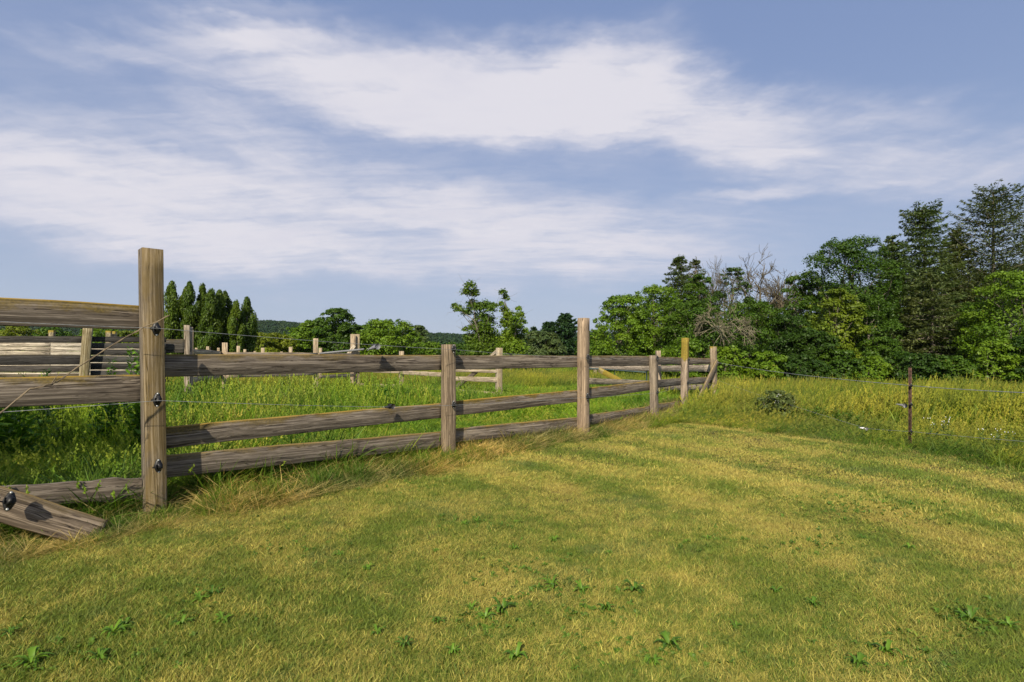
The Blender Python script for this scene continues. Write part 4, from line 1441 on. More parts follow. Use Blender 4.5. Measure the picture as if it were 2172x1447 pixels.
def build_far_fences():
    t3 = [(1.32, 1.32, .14), (.75, .75, .14), (.25, .25, .14)]
    rail_fence('rail_fence', 'pale rail fence running back from the pen to the braced post pair', [(404, 700, 12.3, .10), (476, 727, 16, .14), (669, 718, 19, .15), (748, 709, 21.4, .17)],
               [(0, 1, [(1.49, 1.46, .12), (.8, .8, .14)]), (1, 2, [(1.44, 1.42, .12), (.8, .75, .14)]), (2, 3, [(1.42, 1.40, .12), (.62, .58, .12)])], tone=(.50, .41, .31), seed=700)
    rail_fence('rail_fence', 'weathered rail fence from the braced post pair towards the post behind the second front post',
               [(758, 709, 21.6, .14), (851, 745, 20.4, .15), (945, 742, 18.8, .15), (1058, 738, 17.2, .17)],
               [(0, 1, [(.76, .76, .12), (.20, .20, .12)]), (1, 2, [(.74, .72, .15), (.16, .14, .13)]), (2, 3, [(1.22, 1.22, .13), (.88, .86, .10), (.60, .58, .16), (.17, .09, .18)])], tone=(.42, .36, .27), seed=730)
    rail_fence('rail_fence', 'distant post and rail fence, nearer of the two rows in the far paddock', [(440, 735, 27, .13), (505, 734, 25, .14), (557, 738, 25.5, .14), (616, 736, 24, .14), (679, 738, 24.5, .13)],
               [(i, i + 1, [(1.34, 1.34, .12), (.75, .75, .12)]) for i in range(4)], tone=(.46, .39, .29), seed=760)
    rail_fence('rail_fence', 'farthest post and rail fence with short pale posts in the far paddock', [(416, 738, 38, .15), (463, 738, 37, .15), (519, 741, 36, .16), (540, 745, 36, .13), (571, 748, 36, .13), (597, 746, 35, .14), (640, 748, 35, .13)],
               [(i, i + 1, [(1.30, 1.30, .12), (.75, .75, .12)]) for i in range(6)], tone=(.46, .39, .29), seed=790)
    # brace at the post pair
    br = empty('brace_board', at(735, 800, 21.3), 'pale brace board leaning on the far post pair', 'board')
    board('board', br, at(722, 775, 21.2), at(752, 733, 21.2), .13, None, .05, (.62, .55, .43), .1, 6, 821)
    g = Geo()
    g.tube([at(679, 750, 19.0), at(725, 745.5, 18.7), at(772, 741, 18.4)], [.035, .035, .035], 8)
    tag(link('metal_pipe', g.mesh('metal_pipe', M['grey'])), 'thin grey metal pipe lying across the far rails left of the braced posts', 'pipe')
    # slanting boards in the far bay behind the second front post
    b = empty('brace_board', at(990, 806, 18.1), 'dark slanting brace board behind the second front post', 'board')
    board('board', b, at(962, 826, 18.4), at(1011, 788, 17.8), .14, None, .05, (.13, .11, .085), .2, 6, 822)
    b = empty('brace_board', at(1046, 752, 17.3), 'short slanting brace at the top of the far post right of the second front post', 'board')
    board('board', b, at(1036, 760, 17.5), at(1056, 743, 17.25), .10, None, .05, (.45, .39, .30), .2, 6, 823)
    # the fence that runs back from the corner post, and its metal gate
    f = empty('corner_fence', at(1513, 855, 15.7), 'pale two board fence running back from the corner post behind the front fence', 'fence')
    post('post', f, at(1398, 850, 21.0), at(1396, 744, 21.0), .155, (.2, -.98), (.44, .36, .27), 840)
    post('post', f, at(1262, 800, 31.0), at(1262, 760, 31.0), .15, (.2, -.98), (.44, .36, .27), 841)
    board('board', f, at(1397, 782, 20.9), at(1508, 781, 15.6), .235, .205, .04, (.54, .46, .36), .1, 10, 842)
    board('board', f, at(1245, 781, 31.0), at(1397, 781.5, 20.9), .20, .22, .04, (.54, .46, .36), .1, 10, 843)
    board('board', f, at(1400, 822, 20.9), at(1508, 822, 15.6), .20, .15, .04, (.50, .42, .33), .1, 10, 844, ragged=.01)
    b = board('board', f, at(1236, 808, 14.6), at(1394, 813, 20.7), .18, .16, .04, (.48, .41, .31), .25, 12, 845)
    b['label'] = 'long sagging lower board behind the bare round post'
    lb = empty('slanting_board', at(1296, 798, 19.5), 'slanting board crusted with yellow lichen in front of the metal gate', 'board')
    board('board', lb, at(1270, 784, 19.6), at(1318, 810, 18.9), .19, None, .05, (.42, .36, .16), 1.0, 8, 846, crust=.8)
    g = empty('metal_gate', at(1310, 815, 23), 'dark grey green tubular metal gate standing open behind the front fence', 'gate')

    def bar(nm, a, c, r=.024):
        q = Geo()
        q.tube([a, (Vector(a) + Vector(c)) / 2, c], [r, r, r], 8)
        link(nm, q.mesh(nm, M['gate']), g, -g.location)
    bar('gate_rail', at(1246, 781, 25), at(1372, 790, 22))
    bar('gate_rail', at(1246, 801, 25), at(1372, 808.5, 22))
    bar('gate_rail', at(1246, 819, 25), at(1372, 826, 22))
    bar('gate_stile', at(1371.5, 786, 22), at(1371.5, 830, 22), .03)
    bar('gate_stile', at(1304, 784, 23.4), at(1304, 826, 23.4), .02)


build_far_fences()


# ---- wires, tensioners, stake, vine
def sag_line(pts, n=10, sag=.012):
    out = []
    for a, b in zip(pts[:-1], pts[1:]):
        a, b = np.array(a), np.array(b)
        L = np.linalg.norm(b - a)
        for t in np.linspace(0, 1, n, endpoint=False):
            p = a + (b - a) * t
            p[2] -= sag * L * 4 * t * (1 - t)
            out.append(p)
    out.append(np.array(pts[-1]))
    return np.array(out)


def wire(pts, label, r=.0018, sag=.006):
    g = Geo()
    P = sag_line(pts, 10, sag)
    g.tube(P, r, 4)
    return tag(link('fence_wire', g.mesh('fence_wire', M['wire'])), label, 'wire', 'electric fence wires')


def tensioner(p, ax, size, mat, label, kind=0):
    """in-line wire strainer: tapered body, ratchet drum with flanges, wound wire, loop and crank lug"""
    ax = Vector(ax).normalized()
    up = Vector((0, 0, 1))
    s = up.cross(ax).normalized()
    up = ax.cross(s)
    root = empty('wire_tensioner', p, label, 'tensioner', 'wire tensioners on the electric fence')

    def w(a, b, c):
        return ax * a * size + s * b * size + up * c * size
    g = Geo()
    g.tube([w(-.55, 0, 0), w(-.40, 0, 0), w(-.1, 0, .02), w(.12, 0, .03), w(.3, 0, .02)], np.array([.05, .10, .16, .20, .17]) * size, 8)
    for b in (-.20, .20):
        g.tube([w(-.25, b, -.02), w(.15, b * 1.1, .03), w(.45, b, .0)], np.array([.06, .10, .05]) * size, 6)
    link('body', g.mesh('body', M[mat]), root)
    d = Geo()
    d.tube([w(.28, -.26, .05), w(.28, .26, .05)], np.array([.20, .20]) * size, 12)
    for b in (-.27, .27):
        d.tube([w(.28, b - .02, .05), w(.28, b + .02, .05)], np.array([.28, .28]) * size, 12)
    link('drum', d.mesh('drum', M['grey' if mat != 'black' else 'nail']), root)
    e = Geo()
    th = np.linspace(0, 2 * math.pi, 9)
    e.tube([w(-.62 + .09 * math.cos(t), 0, .09 * math.sin(t)) for t in th], .02 * size, 5, False)
    e.tube([w(.28, .28, .05), w(.34, .40, .12), w(.5, .42, .15)], .035 * size, 5)
    link('crank_lug', e.mesh('crank_lug', M['wire']), root)
    return root


def build_wires():
    o = FN * .055
    q1 = [at(-40, 681, 3.66) + o, at(331, 697, 4.33) + o, at(958, 742, 6.78) + o, at(1244, 760, 8.75) + o, at(1392, 761, 10.98) + o, at(1458, 765, 13.25) + o, at(1514, 766, 15.25) + o]
    wire(q1, 'topmost thin grey wire along the front of the board fence', .002, .004)
    T = Vector((5.68, 7.62, 0))
    tp = lambda y: at(1930, y, 7.6)
    wire([at(1517, 768, 15.3), tp(818) + Vector((0, -.03, 0)), at(2300, 838, 5.6)], 'upper wire from the corner post past the rusty stake over the meadow', .0042, .007)
    wire([at(-40, 876, 3.66) + o, at(333, 849, 4.33) + o, at(822, 863, 6.2) + o, at(958, 859, 6.78) + o, at(1244, 842, 8.75) + o, at(1392, 833, 10.98) + o, at(1458, 813, 13.25) + o, at(1514, 803, 15.25) + o],
         'second wire along the front fence in front of the middle board', .002, .003)
    wire([at(1517, 805, 15.3), at(1838, 909, 8.3), tp(915) + Vector((0, -.03, 0)), at(2300, 946, 5.6)], 'lowest wire sloping down through the meadow grass to the rusty stake', .0022, .004)
    d = (at(900, 740, 6.5) - at(700, 731, 5.7)).normalized()
    tensioner(at(787, 738, 6.05) + o, (FD + Vector((0, 0, .28))), .125, 'grey', 'grey ratchet wire tensioner on the top wire above the top board')
    tensioner(at(822, 863, 6.2) + o * .6, FD, .115, 'black', 'black wire tensioner resting on the edge of the middle board')
    tensioner(at(1833, 909, 8.35), (.8, -.55, -.12), .10, 'white', 'white wire tensioner hanging in the grass left of the rusty stake')
    tensioner(at(1914, 860, 7.75), (.8, -.55, -.22), .11, 'grey', 'dark grey wire tensioner beside the middle of the rusty stake')
    # steel T stake
    x, y = T.x, T.y
    b, t = at(1931, 962, 7.6), at(1930, 780, 7.6)
    root = empty('steel_stake', b, 'thin rusty steel fence stake standing at the lawn edge before the meadow', 'stake')
    g = Geo()
    Hh = (t - b).z
    Mx = Matrix.Translation((0, 0, Hh / 2 - .15)) @ Matrix.Rotation(.35, 4, 'Z')
    g.box(Mx @ Matrix.Translation((0, .014, 0)), .017, .0028, Hh / 2 + .15)
    g.box(Mx @ Matrix.Translation((0, -.004, 0)), .0028, .0145, Hh / 2 + .148)
    for k in range(16):
        g.box(Mx @ Matrix.Translation((0, .020, -Hh / 2 + .25 + k * (Hh - .15) / 15)), .006, .0045, .010)
    link('shaft', g.mesh('shaft', M['rust'], False), root)
    for yy in (818, 858, 915):
        p = at(1930, yy, 7.58)
        insulator(root, p + Vector((0, -.02, 0)), (0, -1, 0), (0, 0, 1), .060, 'black', 'insulator')
    # dry twining stem
    g = Geo()
    rng = np.random.default_rng(5)
    ctl = [(-30, 897, 3.5), (60, 822, 3.72), (105, 812, 3.8), (118, 806, 3.85), (190, 757, 4.0), (260, 713, 4.15), (300, 690, 4.25), (350, 668, 4.36)]
    P = [np.array(at(*c) + FN * .16) for c in ctl]
    P = sag_line(P, 7, 0.0)
    P += np.cumsum(rng.normal(size=P.shape), 0) * .0012
    g.tube(P, np.linspace(.0052, .0036, len(P)), 6)
    hel = np.arange(len(P)) * 1.1
    Q = P + np.stack([np.cos(hel) * .006, np.sin(hel) * .003, np.sin(hel) * .007], -1)
    g.tube(Q, .0026, 5)
    a = np.array(at(105, 811, 3.8) + FN * .16)
    g.tube(bent_line(a, a + np.array([.03, .03, .06]), rng, 4, .1), np.linspace(.004, .002, 4), 5)
    tag(link('dry_stem', g.mesh('dry_stem', M['vine'])), 'long dry twisted stem slanting across the left boards to the tall post', 'stem')


build_wires()


# ------------------------------------------------------------------ grass
def build_grass():
    rng = np.random.default_rng(77)
    # mown lawn: short blades
    tl = [tuft('lawn_tuft', M['lawn_grass'], 58, .080, .038, .0026, .85, .6, 3, 300 + i, wind=(.35, .2)) for i in range(6)]
    tf = [tuft('lawn_tuft_far', M['lawn_grass'], 66, .15, .038, .0048, .75, .5, 2, 310 + i, wind=(.25, .12)) for i in range(4)]
    x1, y1, r1 = polar(60000, 1.5, 6.5, 56, 1.15, rng)
    x2, y2, r2 = polar(34000, 5.5, 13.5, 54, 1.1, rng)
    x, y, r = np.concatenate([x1, x2]), np.concatenate([y1, y2]), np.concatenate([r1, r2])
    far = np.concatenate([np.zeros(len(x1), bool), np.ones(len(x2), bool)])
    dl, sd_ = line_dist(x, y, LAWN)
    ok = in_poly(x, y, LAWN) | (dl < .06) | ((dl < .34) & (line_dist(x, y, EDGE_R)[0] > .5) & (rng.random(len(x)) < .75))
    x, y, r, far = x[ok], y[ok], r[ok], far[ok]
    n = len(x)
    s = rng.uniform(.7, 1.25, n)
    h = s * (1 + .25 * (np.sin(x * 1.9 + y * .7) * np.sin(y * 1.5 - x * .6)))
    idx = np.where(far, 6 + rng.integers(0, 4, n), rng.integers(0, 6, n))
    rt = rots(n, .10, rng)
    rt[:, 2] = rng.normal(size=n) * .9
    o = gn_scatter('lawn_grass', np.stack([x, y, gz(x, y) + .02], -1), rt, np.stack([s * 1.1, s * 1.1, h], -1), idx, tl + tf)
    tag(o, 'short mown grass, half dried to yellow, covering the lawn', 'grass', kind='stuff')

    # rough strip along the fence foot and the lawn edge
    te = [tuft('edge_tuft', M['edge_grass'], 26, .08, .32, .0085, .5, .7, 5, 330 + i, wind=(.22, .10)) for i in range(4)]
    ts = [tuft('straw_tuft', M['straw'], 34, .14, .30, .0055, .7, .5, 4, 340 + i, wind=(.55, .25), flat=.5) for i in range(3)]
    P, I, S, R = [], [], [], []
    fl = FENCE[1:]
    for k in range(26000):
        i = rng.integers(0, len(fl) - 1)
        t = rng.random()
        a, b = np.array(fl[i]), np.array(fl[i + 1])
        d = (b - a) / np.linalg.norm(b - a)
        nrm = np.array([d[1], -d[0]])                      # towards the lawn
        o_ = rng.uniform(-.55, .62)
        near = 1.0 / (1 + i * .35)
        if rng.random() > near * 1.6:
            continue
        p = a + (b - a) * t + nrm * o_
        clump = math.sin(p[0] * 5.1 + 1) * math.sin(p[1] * 4.3) + .6 * math.sin(p[0] * 11 + p[1] * 9)
        pst = (.30, .16, .03, .03, .03, .03, .03)[i] if o_ > .26 else .14
        straw = rng.random() < pst + .15 * clump * (i < 3)
        P.append(p)
        I.append(4 + rng.integers(0, 3) if straw else rng.integers(0, 4))
        sc = rng.uniform(.6, 1.25)
        if not straw:
            sc *= (.90 if o_ < -.1 else (.58 if o_ < .3 else .38)) * (1 + .35 * clump) * (1.0 if i < 2 else .72)
        else:
            sc *= .85 if o_ > .1 else 1.1
        if o_ > .45:
            sc *= .55
        if o_ < -.15 and i <= 1 and not straw:
            sc *= 1.45
        if i == 0 or (i == 1 and t < .08):
            sc *= .62 if o_ > 0 else .9
        S.append(sc)
        R.append(rng.normal() * .8 if straw else rng.random() * 6.28)
    er = np.array(EDGE_R)
    for k in range(3000):
        i = rng.integers(0, len(er) - 1)
        t = rng.random()
        a, b = er[i], er[i + 1]
        d = (b - a) / np.linalg.norm(b - a)
        nrm = np.array([-d[1], d[0]])                       # towards the meadow
        o_ = rng.uniform(-.12, .9)
        P.append(a + (b - a) * t + nrm * o_)
        straw = rng.random() < .42
        I.append(4 + rng.integers(0, 3) if straw else rng.integers(0, 4))
        S.append(rng.uniform(.22, .50) + max(0, o_) * .40)
        R.append(rng.random() * 6.28)
    P, S, R = np.array(P), np.array(S), np.array(R)
    n = len(P)
    rt = rots(n, .10, rng)
    rt[:, 2] = R
    o = gn_scatter('edge_grass', np.stack([P[:, 0], P[:, 1], gz(P[:, 0], P[:, 1]) + .005], -1), rt, np.stack([S * 1.05, S * 1.05, S], -1), I, te + ts)
    tag(o, 'uncut green grass and dry straw along the foot of the fence and the lawn edge', 'grass', kind='stuff')

    # lush paddock behind the fence
    tg = [tuft('paddock_tuft', M['green_grass'], 46, .15, .46, .0085, .34, .6, 4, 350 + i, wind=(.18, .05), heads=2) for i in range(5)]
    tgf = [tuft('paddock_tuft_far', M['green_grass'], 60, .32, .50, .016, .26, .45, 3, 360 + i, wind=(.12, .05), heads=3) for i in range(4)]
    x, y, r = polar(42000, 4.0, 34, 60, 1.35, rng)
    df, sf = line_dist(x, y, FENCE)
    inside = (sf > 0) & (df > .28) & ~((x > 5.6) & (y > 15)) & ~((x > 4.8) & (y > 26))
    inside &= ~((y > 10.9) & (y < 11.2) & (x < -6.7))
    beyond = (y > 21 + .12 * (x + 6)) | ((x > 2.5) & (y > 24))
    inside &= ~(beyond & (rng.random(len(x)) < .8))
    x, y, r, df = x[inside], y[inside], r[inside], df[inside]
    n = len(x)
    # grazed patch close to the fence, tall stand behind it
    stand = smooth(2.4, 3.6, df + .5 * np.sin(x * 1.1) + .3 * np.sin(y * 1.7 + x)) * (1 - smooth(13.5, 16, y)) * (1 - smooth(-2.5, 1.5, x))
    tall = .30 + .70 * stand + .12 * np.sin(x * 2.3 + y) * np.sin(y * 1.9)
    tall = np.where((x < -3.2) & (y < 11), np.maximum(tall, .60), tall)
    s = rng.uniform(.55, 1.4, n)
    fr = r > 11.5
    idx = np.where(fr, 5 + rng.integers(0, 4, n), rng.integers(0, 5, n))
    w = np.where(fr, 1.1, 1.15) * s
    o = gn_scatter('paddock_grass', np.stack([x, y, gz(x, y)], -1), rots(n, .10, rng), np.stack([w, w, s * tall], -1), idx, tg + tgf)
    tag(o, 'lush bright green grass growing in the paddock behind the fence', 'grass', kind='stuff')

    # meadow of seeding grass on the right and beyond the far rails
    tm = [tuft('meadow_tuft', M['meadow_grass'], 46, .13, .46, .0075, .22, .5, 4, 370 + i, wind=(.30, .06), heads=6) for i in range(5)]
    tmf = [tuft('meadow_tuft_far', M['meadow_grass'], 64, .34, .50, .018, .22, .45, 3, 380 + i, wind=(.28, .05), heads=10) for i in range(5)]
    tmv = [tuft('meadow_tuft_distant', M['meadow_grass'], 70, .9, .55, .05, .25, .4, 2, 390 + i, wind=(.2, .05)) for i in range(3)]
    x1, y1, r1 = polar(52000, 5.0, 38, 60, 1.3, rng)
    x2, y2, r2 = polar(16000, 22, 130, 58, 1.5, rng)
    x, y, r = np.concatenate([x1, x2]), np.concatenate([y1, y2]), np.concatenate([r1, r2])
    df, sf = line_dist(x, y, FENCE)
    right = (sf < 0) & ~in_poly(x, y, LAWN) & (df > .3) & (x > 2.5)
    right |= (x > 5.9) & (y > 15)
    right &= line_dist(x, y, EDGE_R)[0] > .05
    beyond = (sf > 0) & ((y > 21 + .12 * (x + 6)) | ((x > 2.5) & (y > 24)))
    ok = right | beyond
    x, y, r, rg = x[ok], y[ok], r[ok], right[ok]
    n = len(x)
    s = rng.uniform(.6, 1.4, n)
    de = line_dist(x, y, EDGE_R)[0]
    hgt = s * np.where(rg, .40 + .40 * smooth(.4, 5.0, de), .50) * (1 + .28 * np.sin(x * .9 + 1 + .7 * np.sin(y * .6)) * np.sin(y * .8 + .5 * np.sin(x * 1.3)) + .14 * np.sin(x * 2.7 + y * 1.9))
    idx = np.where(r > 36, 10 + rng.integers(0, 3, n), np.where(r > 12, 5 + rng.integers(0, 5, n), rng.integers(0, 5, n)))
    rt = rots(n, .09, rng)
    rt[:, 2] = rng.normal(size=n) * .8
    o = gn_scatter('meadow_grass', np.stack([x, y, gz(x, y)], -1), rt, np.stack([s * 1.15, s * 1.15, hgt], -1), idx, tm + tmf + tmv)
    tag(o, 'tall seeding meadow grass, green and golden, between the lawn and the wood', 'grass', kind='stuff')


build_grass()


# ------------------------------------------------------------------ single plants
def mat_weed():
    m, g = new_mat('weed_leaf')
    oi = g.n('ShaderNodeObjectInfo')
    rnd = attr(g, 'rnd')
    base = oi.outputs['Color']
    c = g.mix(rnd, g.mix(1, base, (.65, .7, .7), 'MULTIPLY'), g.mix(1, base, (1.35, 1.25, 1.1), 'MULTIPLY'))
    finish(g, leafy(g, c, .3, .45, g.mix(1, c, (1.3, 1.3, .5), 'MULTIPLY')))
    return m


M['weed'] = mat_weed()


def leaf_strip(p, d, L, W, arch, rng, toothed=False, nseg=5):
    """one broad leaf as a folded strip: returns verts, quads"""
    d = np.array(d, float)
    d[2] = 0
    d /= np.linalg.norm(d)
    s = np.array([-d[1], d[0], 0])
    V, Q = [], []
    for k in range(nseg + 1):
        t = k / nseg
        w = W * math.sin(math.pi * (t * .86 + .07)) ** .8 * (1 + (.35 * (k % 2) if toothed else 0))
        c = p + d * L * t + np.array([0, 0, 1]) * (arch * L * math.sin(t * 2.4))
        V += [c - s * w + np.array([0, 0, w * .35]), c, c + s * w + np.array([0, 0, w * .35])]
    for k in range(nseg):
        a = 3 * k
        Q += [(a, a + 1, a + 4, a + 3), (a + 1, a + 2, a + 5, a + 4)]
    return V, Q


def rosette_mesh(seed, n, L, W):
    rng = np.random.default_rng(seed)
    V, Q, R = [], [], []
    for i in range(n):
        a = i * 2.4 + rng.normal() * .25
        v, q = leaf_strip(np.array([0, 0, .006]), (math.cos(a), math.sin(a), 0), L * rng.uniform(.4, 1.2), W * rng.uniform(.6, 1.3), rng.uniform(.05, .75), rng, True)
        Q += [tuple(k + len(V) for k in f) for f in q]
        V += v
        R += [rng.random()] * len(v)
    return mesh_np('dandelion', np.array(V), np.array(Q), {'rnd': np.array(R)}, M['weed'], True)


def build_weeds():
    kinds = [rosette_mesh(900 + i, 17 + 2 * i, .115, .0125) for i in range(4)]
    rng = np.random.default_rng(31)
    spots = [(1065, 1308, 1.25), (1000, 1300, .7), (1030, 1322, .9), (1345, 1265, 1.2), (1170, 1258, 1.0), (1235, 1268, 1.0), (1140, 1262, .6), (1175, 1150, .8), (1090, 1175, .7), (1165, 1178, .5),
             (720, 1186, .7), (780, 1215, .7), (450, 1278, .9), (425, 1288, .7), (240, 1353, 1.1), (265, 1338, .7), (385, 1340, .8), (475, 1332, .8), (20, 1350, .8), (65, 1412, 1.2),
             (210, 1405, .9), (1285, 1310, .9), (1290, 1175, .6), (1155, 1210, .5), (1160, 1240, .5), (1500, 1150, .7), (1580, 1155, .6), (1725, 1290, .8), (1645, 1262, .7), (1455, 1155, .6),
             (1830, 1150, .6), (1930, 1172, .7), (1880, 1395, 1.0), (2060, 1330, 1.1), (2040, 1322, .7), (1870, 1080, .8), (1930, 1085, .9), (2000, 1075, .8), (2140, 1345, .9), (1420, 1395, 1.1),
             (1095, 1408, 1.0), (1385, 1430, .8), (860, 1378, .9), (960, 1392, .7), (800, 1352, .7), (930, 1328, .8), (1010, 1115, .7), (985, 1122, .6), (1065, 1120, .6), (1240, 1305, .5), (925, 1180, .5),
             (1820, 1425, .9), (1560, 1345, .6), (870, 1035, .8), (760, 1050, .7)]
    for i, (px, py, s) in enumerate(spots):
        D = EYE * F / (py - HY)
        x = (px - CX) * D / F
        o = link('dandelion', kinds[i % 4], None, (x, D, float(gz(x, D)) + .026), (.115, .225, .022) if i % 3 else (.085, .175, .02))
        sc = s * .52
        o.scale = (sc, sc, sc)
        o.rotation_euler = (rng.normal() * .06, rng.normal() * .06, rng.random() * 6.28)
        tag(o, 'small fresh green rosette of toothed leaves in the dry mown lawn', 'weed', 'green weeds growing in the lawn')

    # low clover and seedlings among the blades
    P = []
    for (px, py, rx, ry, n) in [(1830, 1075, 120, 28, 260), (1960, 1090, 90, 26, 160), (1720, 1160, 60, 24, 60), (1010, 1118, 60, 16, 70), (1150, 1240, 130, 60, 110), (1240, 1320, 120, 50, 60),
                                (420, 1290, 120, 50, 70), (170, 1390, 180, 50, 110), (1040, 1330, 60, 30, 50), (1900, 1390, 120, 40, 60), (2060, 1330, 80, 40, 60), (900, 1040, 120, 20, 60), (1500, 1150, 60, 20, 50),
                                (1640, 985, 140, 22, 110), (620, 1180, 120, 40, 50), (1380, 1410, 160, 40, 60)]:
        for k in range(int(n * .7)):
            qx, qy = px + rng.normal() * rx * .6, py + rng.normal() * ry * .6
            D = EYE * F / max(qy - HY, 60)
            P.append(((qx - CX) * D / F, D))
    P = np.array(P)
    P = P[in_poly(P[:, 0], P[:, 1], LAWN)]
    n = len(P)
    ks = [rosette_mesh(950 + i, 6 + i, .05, .013) for i in range(3)]
    sc = rng.uniform(.25, .55, n)
    o = gn_scatter('clover', np.stack([P[:, 0], P[:, 1], gz(P[:, 0], P[:, 1]) + .028], -1), rots(n, .2, rng), np.stack([sc] * 3, -1), rng.integers(0, 3, n), ks, (.095, .175, .020))
    tag(o, 'low green clover and seedlings in patches among the mown grass', 'clover', kind='stuff')

    # dock leaf by the fence foot
    V, Q = leaf_strip(np.array([0, 0, .05]), (1, -.12, 0), .30, .05, .05, rng)
    D = 7.9
    p = at(1092, 941, D)
    o = link('dock_plant', mesh_np('dock_plant', np.array(V), np.array(Q), {'rnd': np.full(len(V), .8)}, M['weed'], True), None, (p.x, p.y, .08), (.16, .20, .03))
    tag(o, 'single broad pale leaf lying out from the fence foot left of the bare round post', 'leaf')

    def stalk(px, D, h, name, label, cat, color, leaves, lw, ll, seed, group=None, stems=3, flower=None, spread=.12, z0=None):
        r = np.random.default_rng(seed)
        x = (px - CX) * D / F
        root = empty(name, (x, D, float(gz(x, D))), label, cat, group)
        gs = Geo()
        fl, cen, nor, ups, sz = [], [], [], [], []
        for k in range(stems):
            a = r.random() * 6.28
            tip = np.array([math.cos(a) * spread * r.random(), math.sin(a) * spread * r.random(), h * r.uniform(.72, 1.0)])
            P = bent_line((math.cos(a) * spread * .4, math.sin(a) * spread * .4, 0), tip, r, 8, .03)
            gs.tube(P, np.linspace(.006, .002, 8), 5, False)
            m_ = int(leaves * 2.2) // stems
            for i in range(m_):
                t = .12 + .88 * i / m_
                an = i * 2.4 + r.normal() * .3
                o_ = np.array([math.cos(an), math.sin(an), 0])
                L_ = ll * (1.15 - .6 * t) * r.uniform(.8, 1.3)
                p = np.array([np.interp(t * 7, range(8), P[:, j]) for j in range(3)])
                cen.append(p + o_ * L_ * .5 + np.array([0, 0, .02]))
                ups.append(o_ * 1.6 + np.array([0, 0, .7]))
                nor.append(np.array([0, 0, 1.0]) - o_ * .4 + r.normal(size=3) * .5)
                sz.append(L_)
            fl.append(P[-1])
        V, Q, R = leaf_quads(np.array(cen), np.array(nor), np.array(sz), lw * 4.2 / ll, r, np.array(ups))
        link('stem', gs.mesh('stem', M['weed']), root, color=color)
        link('foliage', mesh_np('foliage', V, Q, {'rnd': R}, M['weed']), root, color=color)
        if flower:
            gf = Geo()
            for tip in fl:
                for k in range(3):
                    c = tip + r.normal(size=3) * np.array([.028, .028, .012])
                    gf.tube([c - np.array([0, 0, .006]), c, c + np.array([0, 0, .006])], [.002, .005, .003], 6)
            link('flower', gf.mesh('flower', M['white']), root)
        return root
    GR = (.065, .16, .014)
    T_ = 'tall leafy weeds behind the left fence'
    stalk(287, 6.6, 1.46, 'tall_weed', 'tallest leafy green weed just left of the tall post behind the boards', 'weed', (.10, .21, .018), 190, .012, .11, 1, T_, 4, spread=.07)
    stalk(249, 6.9, 1.32, 'tall_weed', 'leafy weed against the dark boarded pen, left of the tallest weed', 'weed', GR, 140, .012, .12, 2, T_, 4, spread=.16)
    stalk(222, 7.2, 1.15, 'tall_weed', 'small weed close to the right of the leaning pen post', 'weed', GR, 60, .011, .10, 3, T_, 2, spread=.07)
    stalk(93, 7.2, 1.28, 'tall_weed', 'dark slender weed in front of the pale boards of the pen', 'weed', (.04, .10, .016), 110, .012, .11, 4, T_, 3, spread=.10)
    stalk(193, 6.7, 1.20, 'tall_weed', 'thin weed at the foot of the leaning pen post', 'weed', GR, 45, .010, .10, 5, T_, 2, spread=.06)
    stalk(126, 6.8, 1.1, 'tall_weed', 'short pale weed between the dark slender one and the leaning pen post', 'weed', (.10, .16, .03), 50, .010, .09, 6, T_, 3, spread=.10)
    stalk(10, 6.2, 1.22, 'tall_weed', 'broad grassy weed at the left picture edge behind the fence', 'weed', (.09, .20, .016), 150, .012, .26, 7, T_, 6, spread=.28)
    stalk(872, 12.5, .62, 'thistle', 'dark little thistle beside the slender far paddock post', 'weed', (.05, .11, .03), 50, .014, .13, 8, None, 3, spread=.08)
    stalk(812, 11.5, .75, 'tall_weed', 'dark green weed tuft in the paddock left of the slender far post', 'weed', (.045, .14, .02), 70, .010, .16, 9, None, 4, spread=.10)
    # weedy growth in the meadow
    W = 'wildflowers in the meadow near the rusty stake'
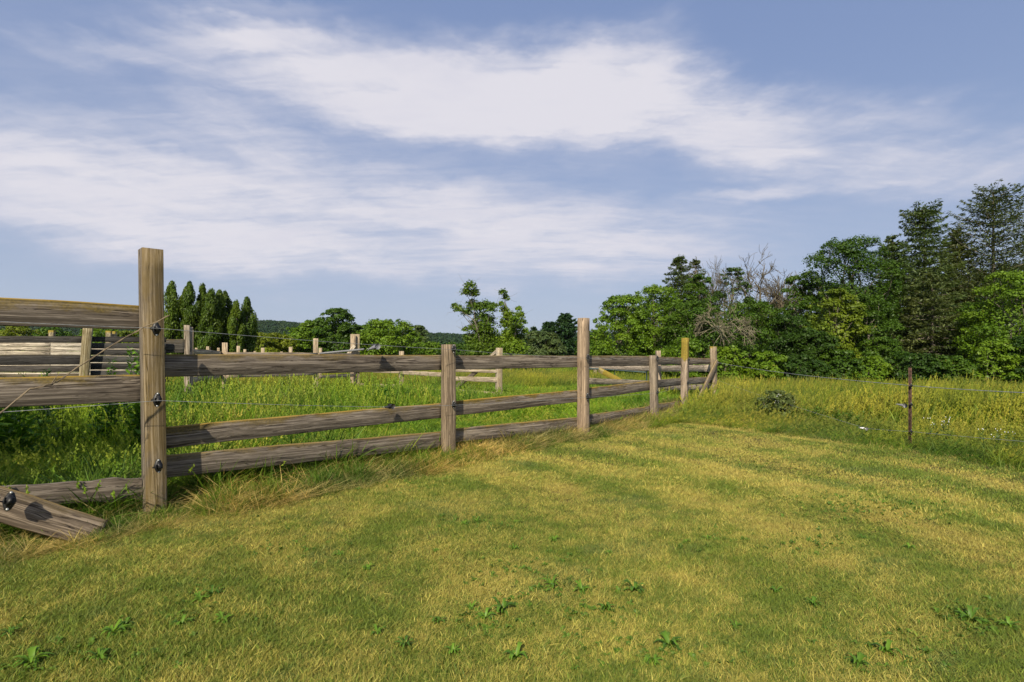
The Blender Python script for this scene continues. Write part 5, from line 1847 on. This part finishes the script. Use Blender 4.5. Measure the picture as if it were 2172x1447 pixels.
    stalk(1990, 7.6, .52, 'wildflower', 'small white flowered weed just right of the rusty stake', 'flower', (.08, .13, .03), 40, .008, .07, 10, W, 6, True, spread=.22)
    stalk(2115, 6.9, .42, 'wildflower', 'low white flowered weed at the right picture edge before the meadow', 'flower', (.08, .13, .03), 40, .008, .07, 11, W, 6, True, spread=.22)
    broadleaf(1648, 828, 80, 11.2, 'rounded grey green shrub with pale flower tips standing in the meadow', (.095, .135, .045), name='meadow_shrub', cat='shrub', seed=180, nleaf=3400, leaf=.05,
              low=.0, nclump=20, cr=(.10, .2), fill=.5)
    L_ = 'leafy weed clumps in the meadow'
    for i, (px, D, h, lb) in enumerate([(1735, 10.6, .46, 'green leafy weed clump in the meadow right of the rounded shrub'), (1800, 9.9, .44, 'green weedy clump in the meadow left of the white tensioner'),
                                        (1585, 12.8, .40, 'low green weed clump beside the corner post')]):
        stalk(px, D, h, 'weed_clump', lb, 'weed', (.085, .17, .02), 260, .007, .09, 20 + i, L_, 14, spread=.34)
    stalk(1650, 11.0, .62, 'wildflower', 'pale flower sprigs growing up through the rounded meadow shrub', 'flower', (.10, .15, .05), 120, .006, .05, 30, None, 12, True, spread=.34)


build_weeds()


# ------------------------------------------------------------------ summer haze
def build_haze():
    x0, x1, y0, y1, z0, z1 = -4600, 4600, -4600, 4600, -3.0, 120.0
    g = Geo()
    g.box(Matrix.Translation(((x0 + x1) / 2, (y0 + y1) / 2, (z0 + z1) / 2)), (x1 - x0) / 2, (y1 - y0) / 2, (z1 - z0) / 2)
    m = bpy.data.materials.new('haze')
    m.use_nodes = True
    n = NT(m.node_tree)
    v = n.n('ShaderNodeVolumePrincipled')
    v.inputs['Color'].default_value = (.80, .88, 1.0, 1)
    v.inputs['Density'].default_value = HAZE
    v.inputs['Anisotropy'].default_value = .2
    out = n.n('ShaderNodeOutputMaterial')
    n.t.links.new(v.outputs[0], out.inputs['Volume'])
    o = link('haze', g.mesh('haze', m, False))
    tag(o, kind='stuff')


build_haze()
for o in SC.objects:
    if o.type == 'MESH' and o.data and len(o.data.polygons) == 0 and not o.modifiers:
        print('empty mesh', o.name)
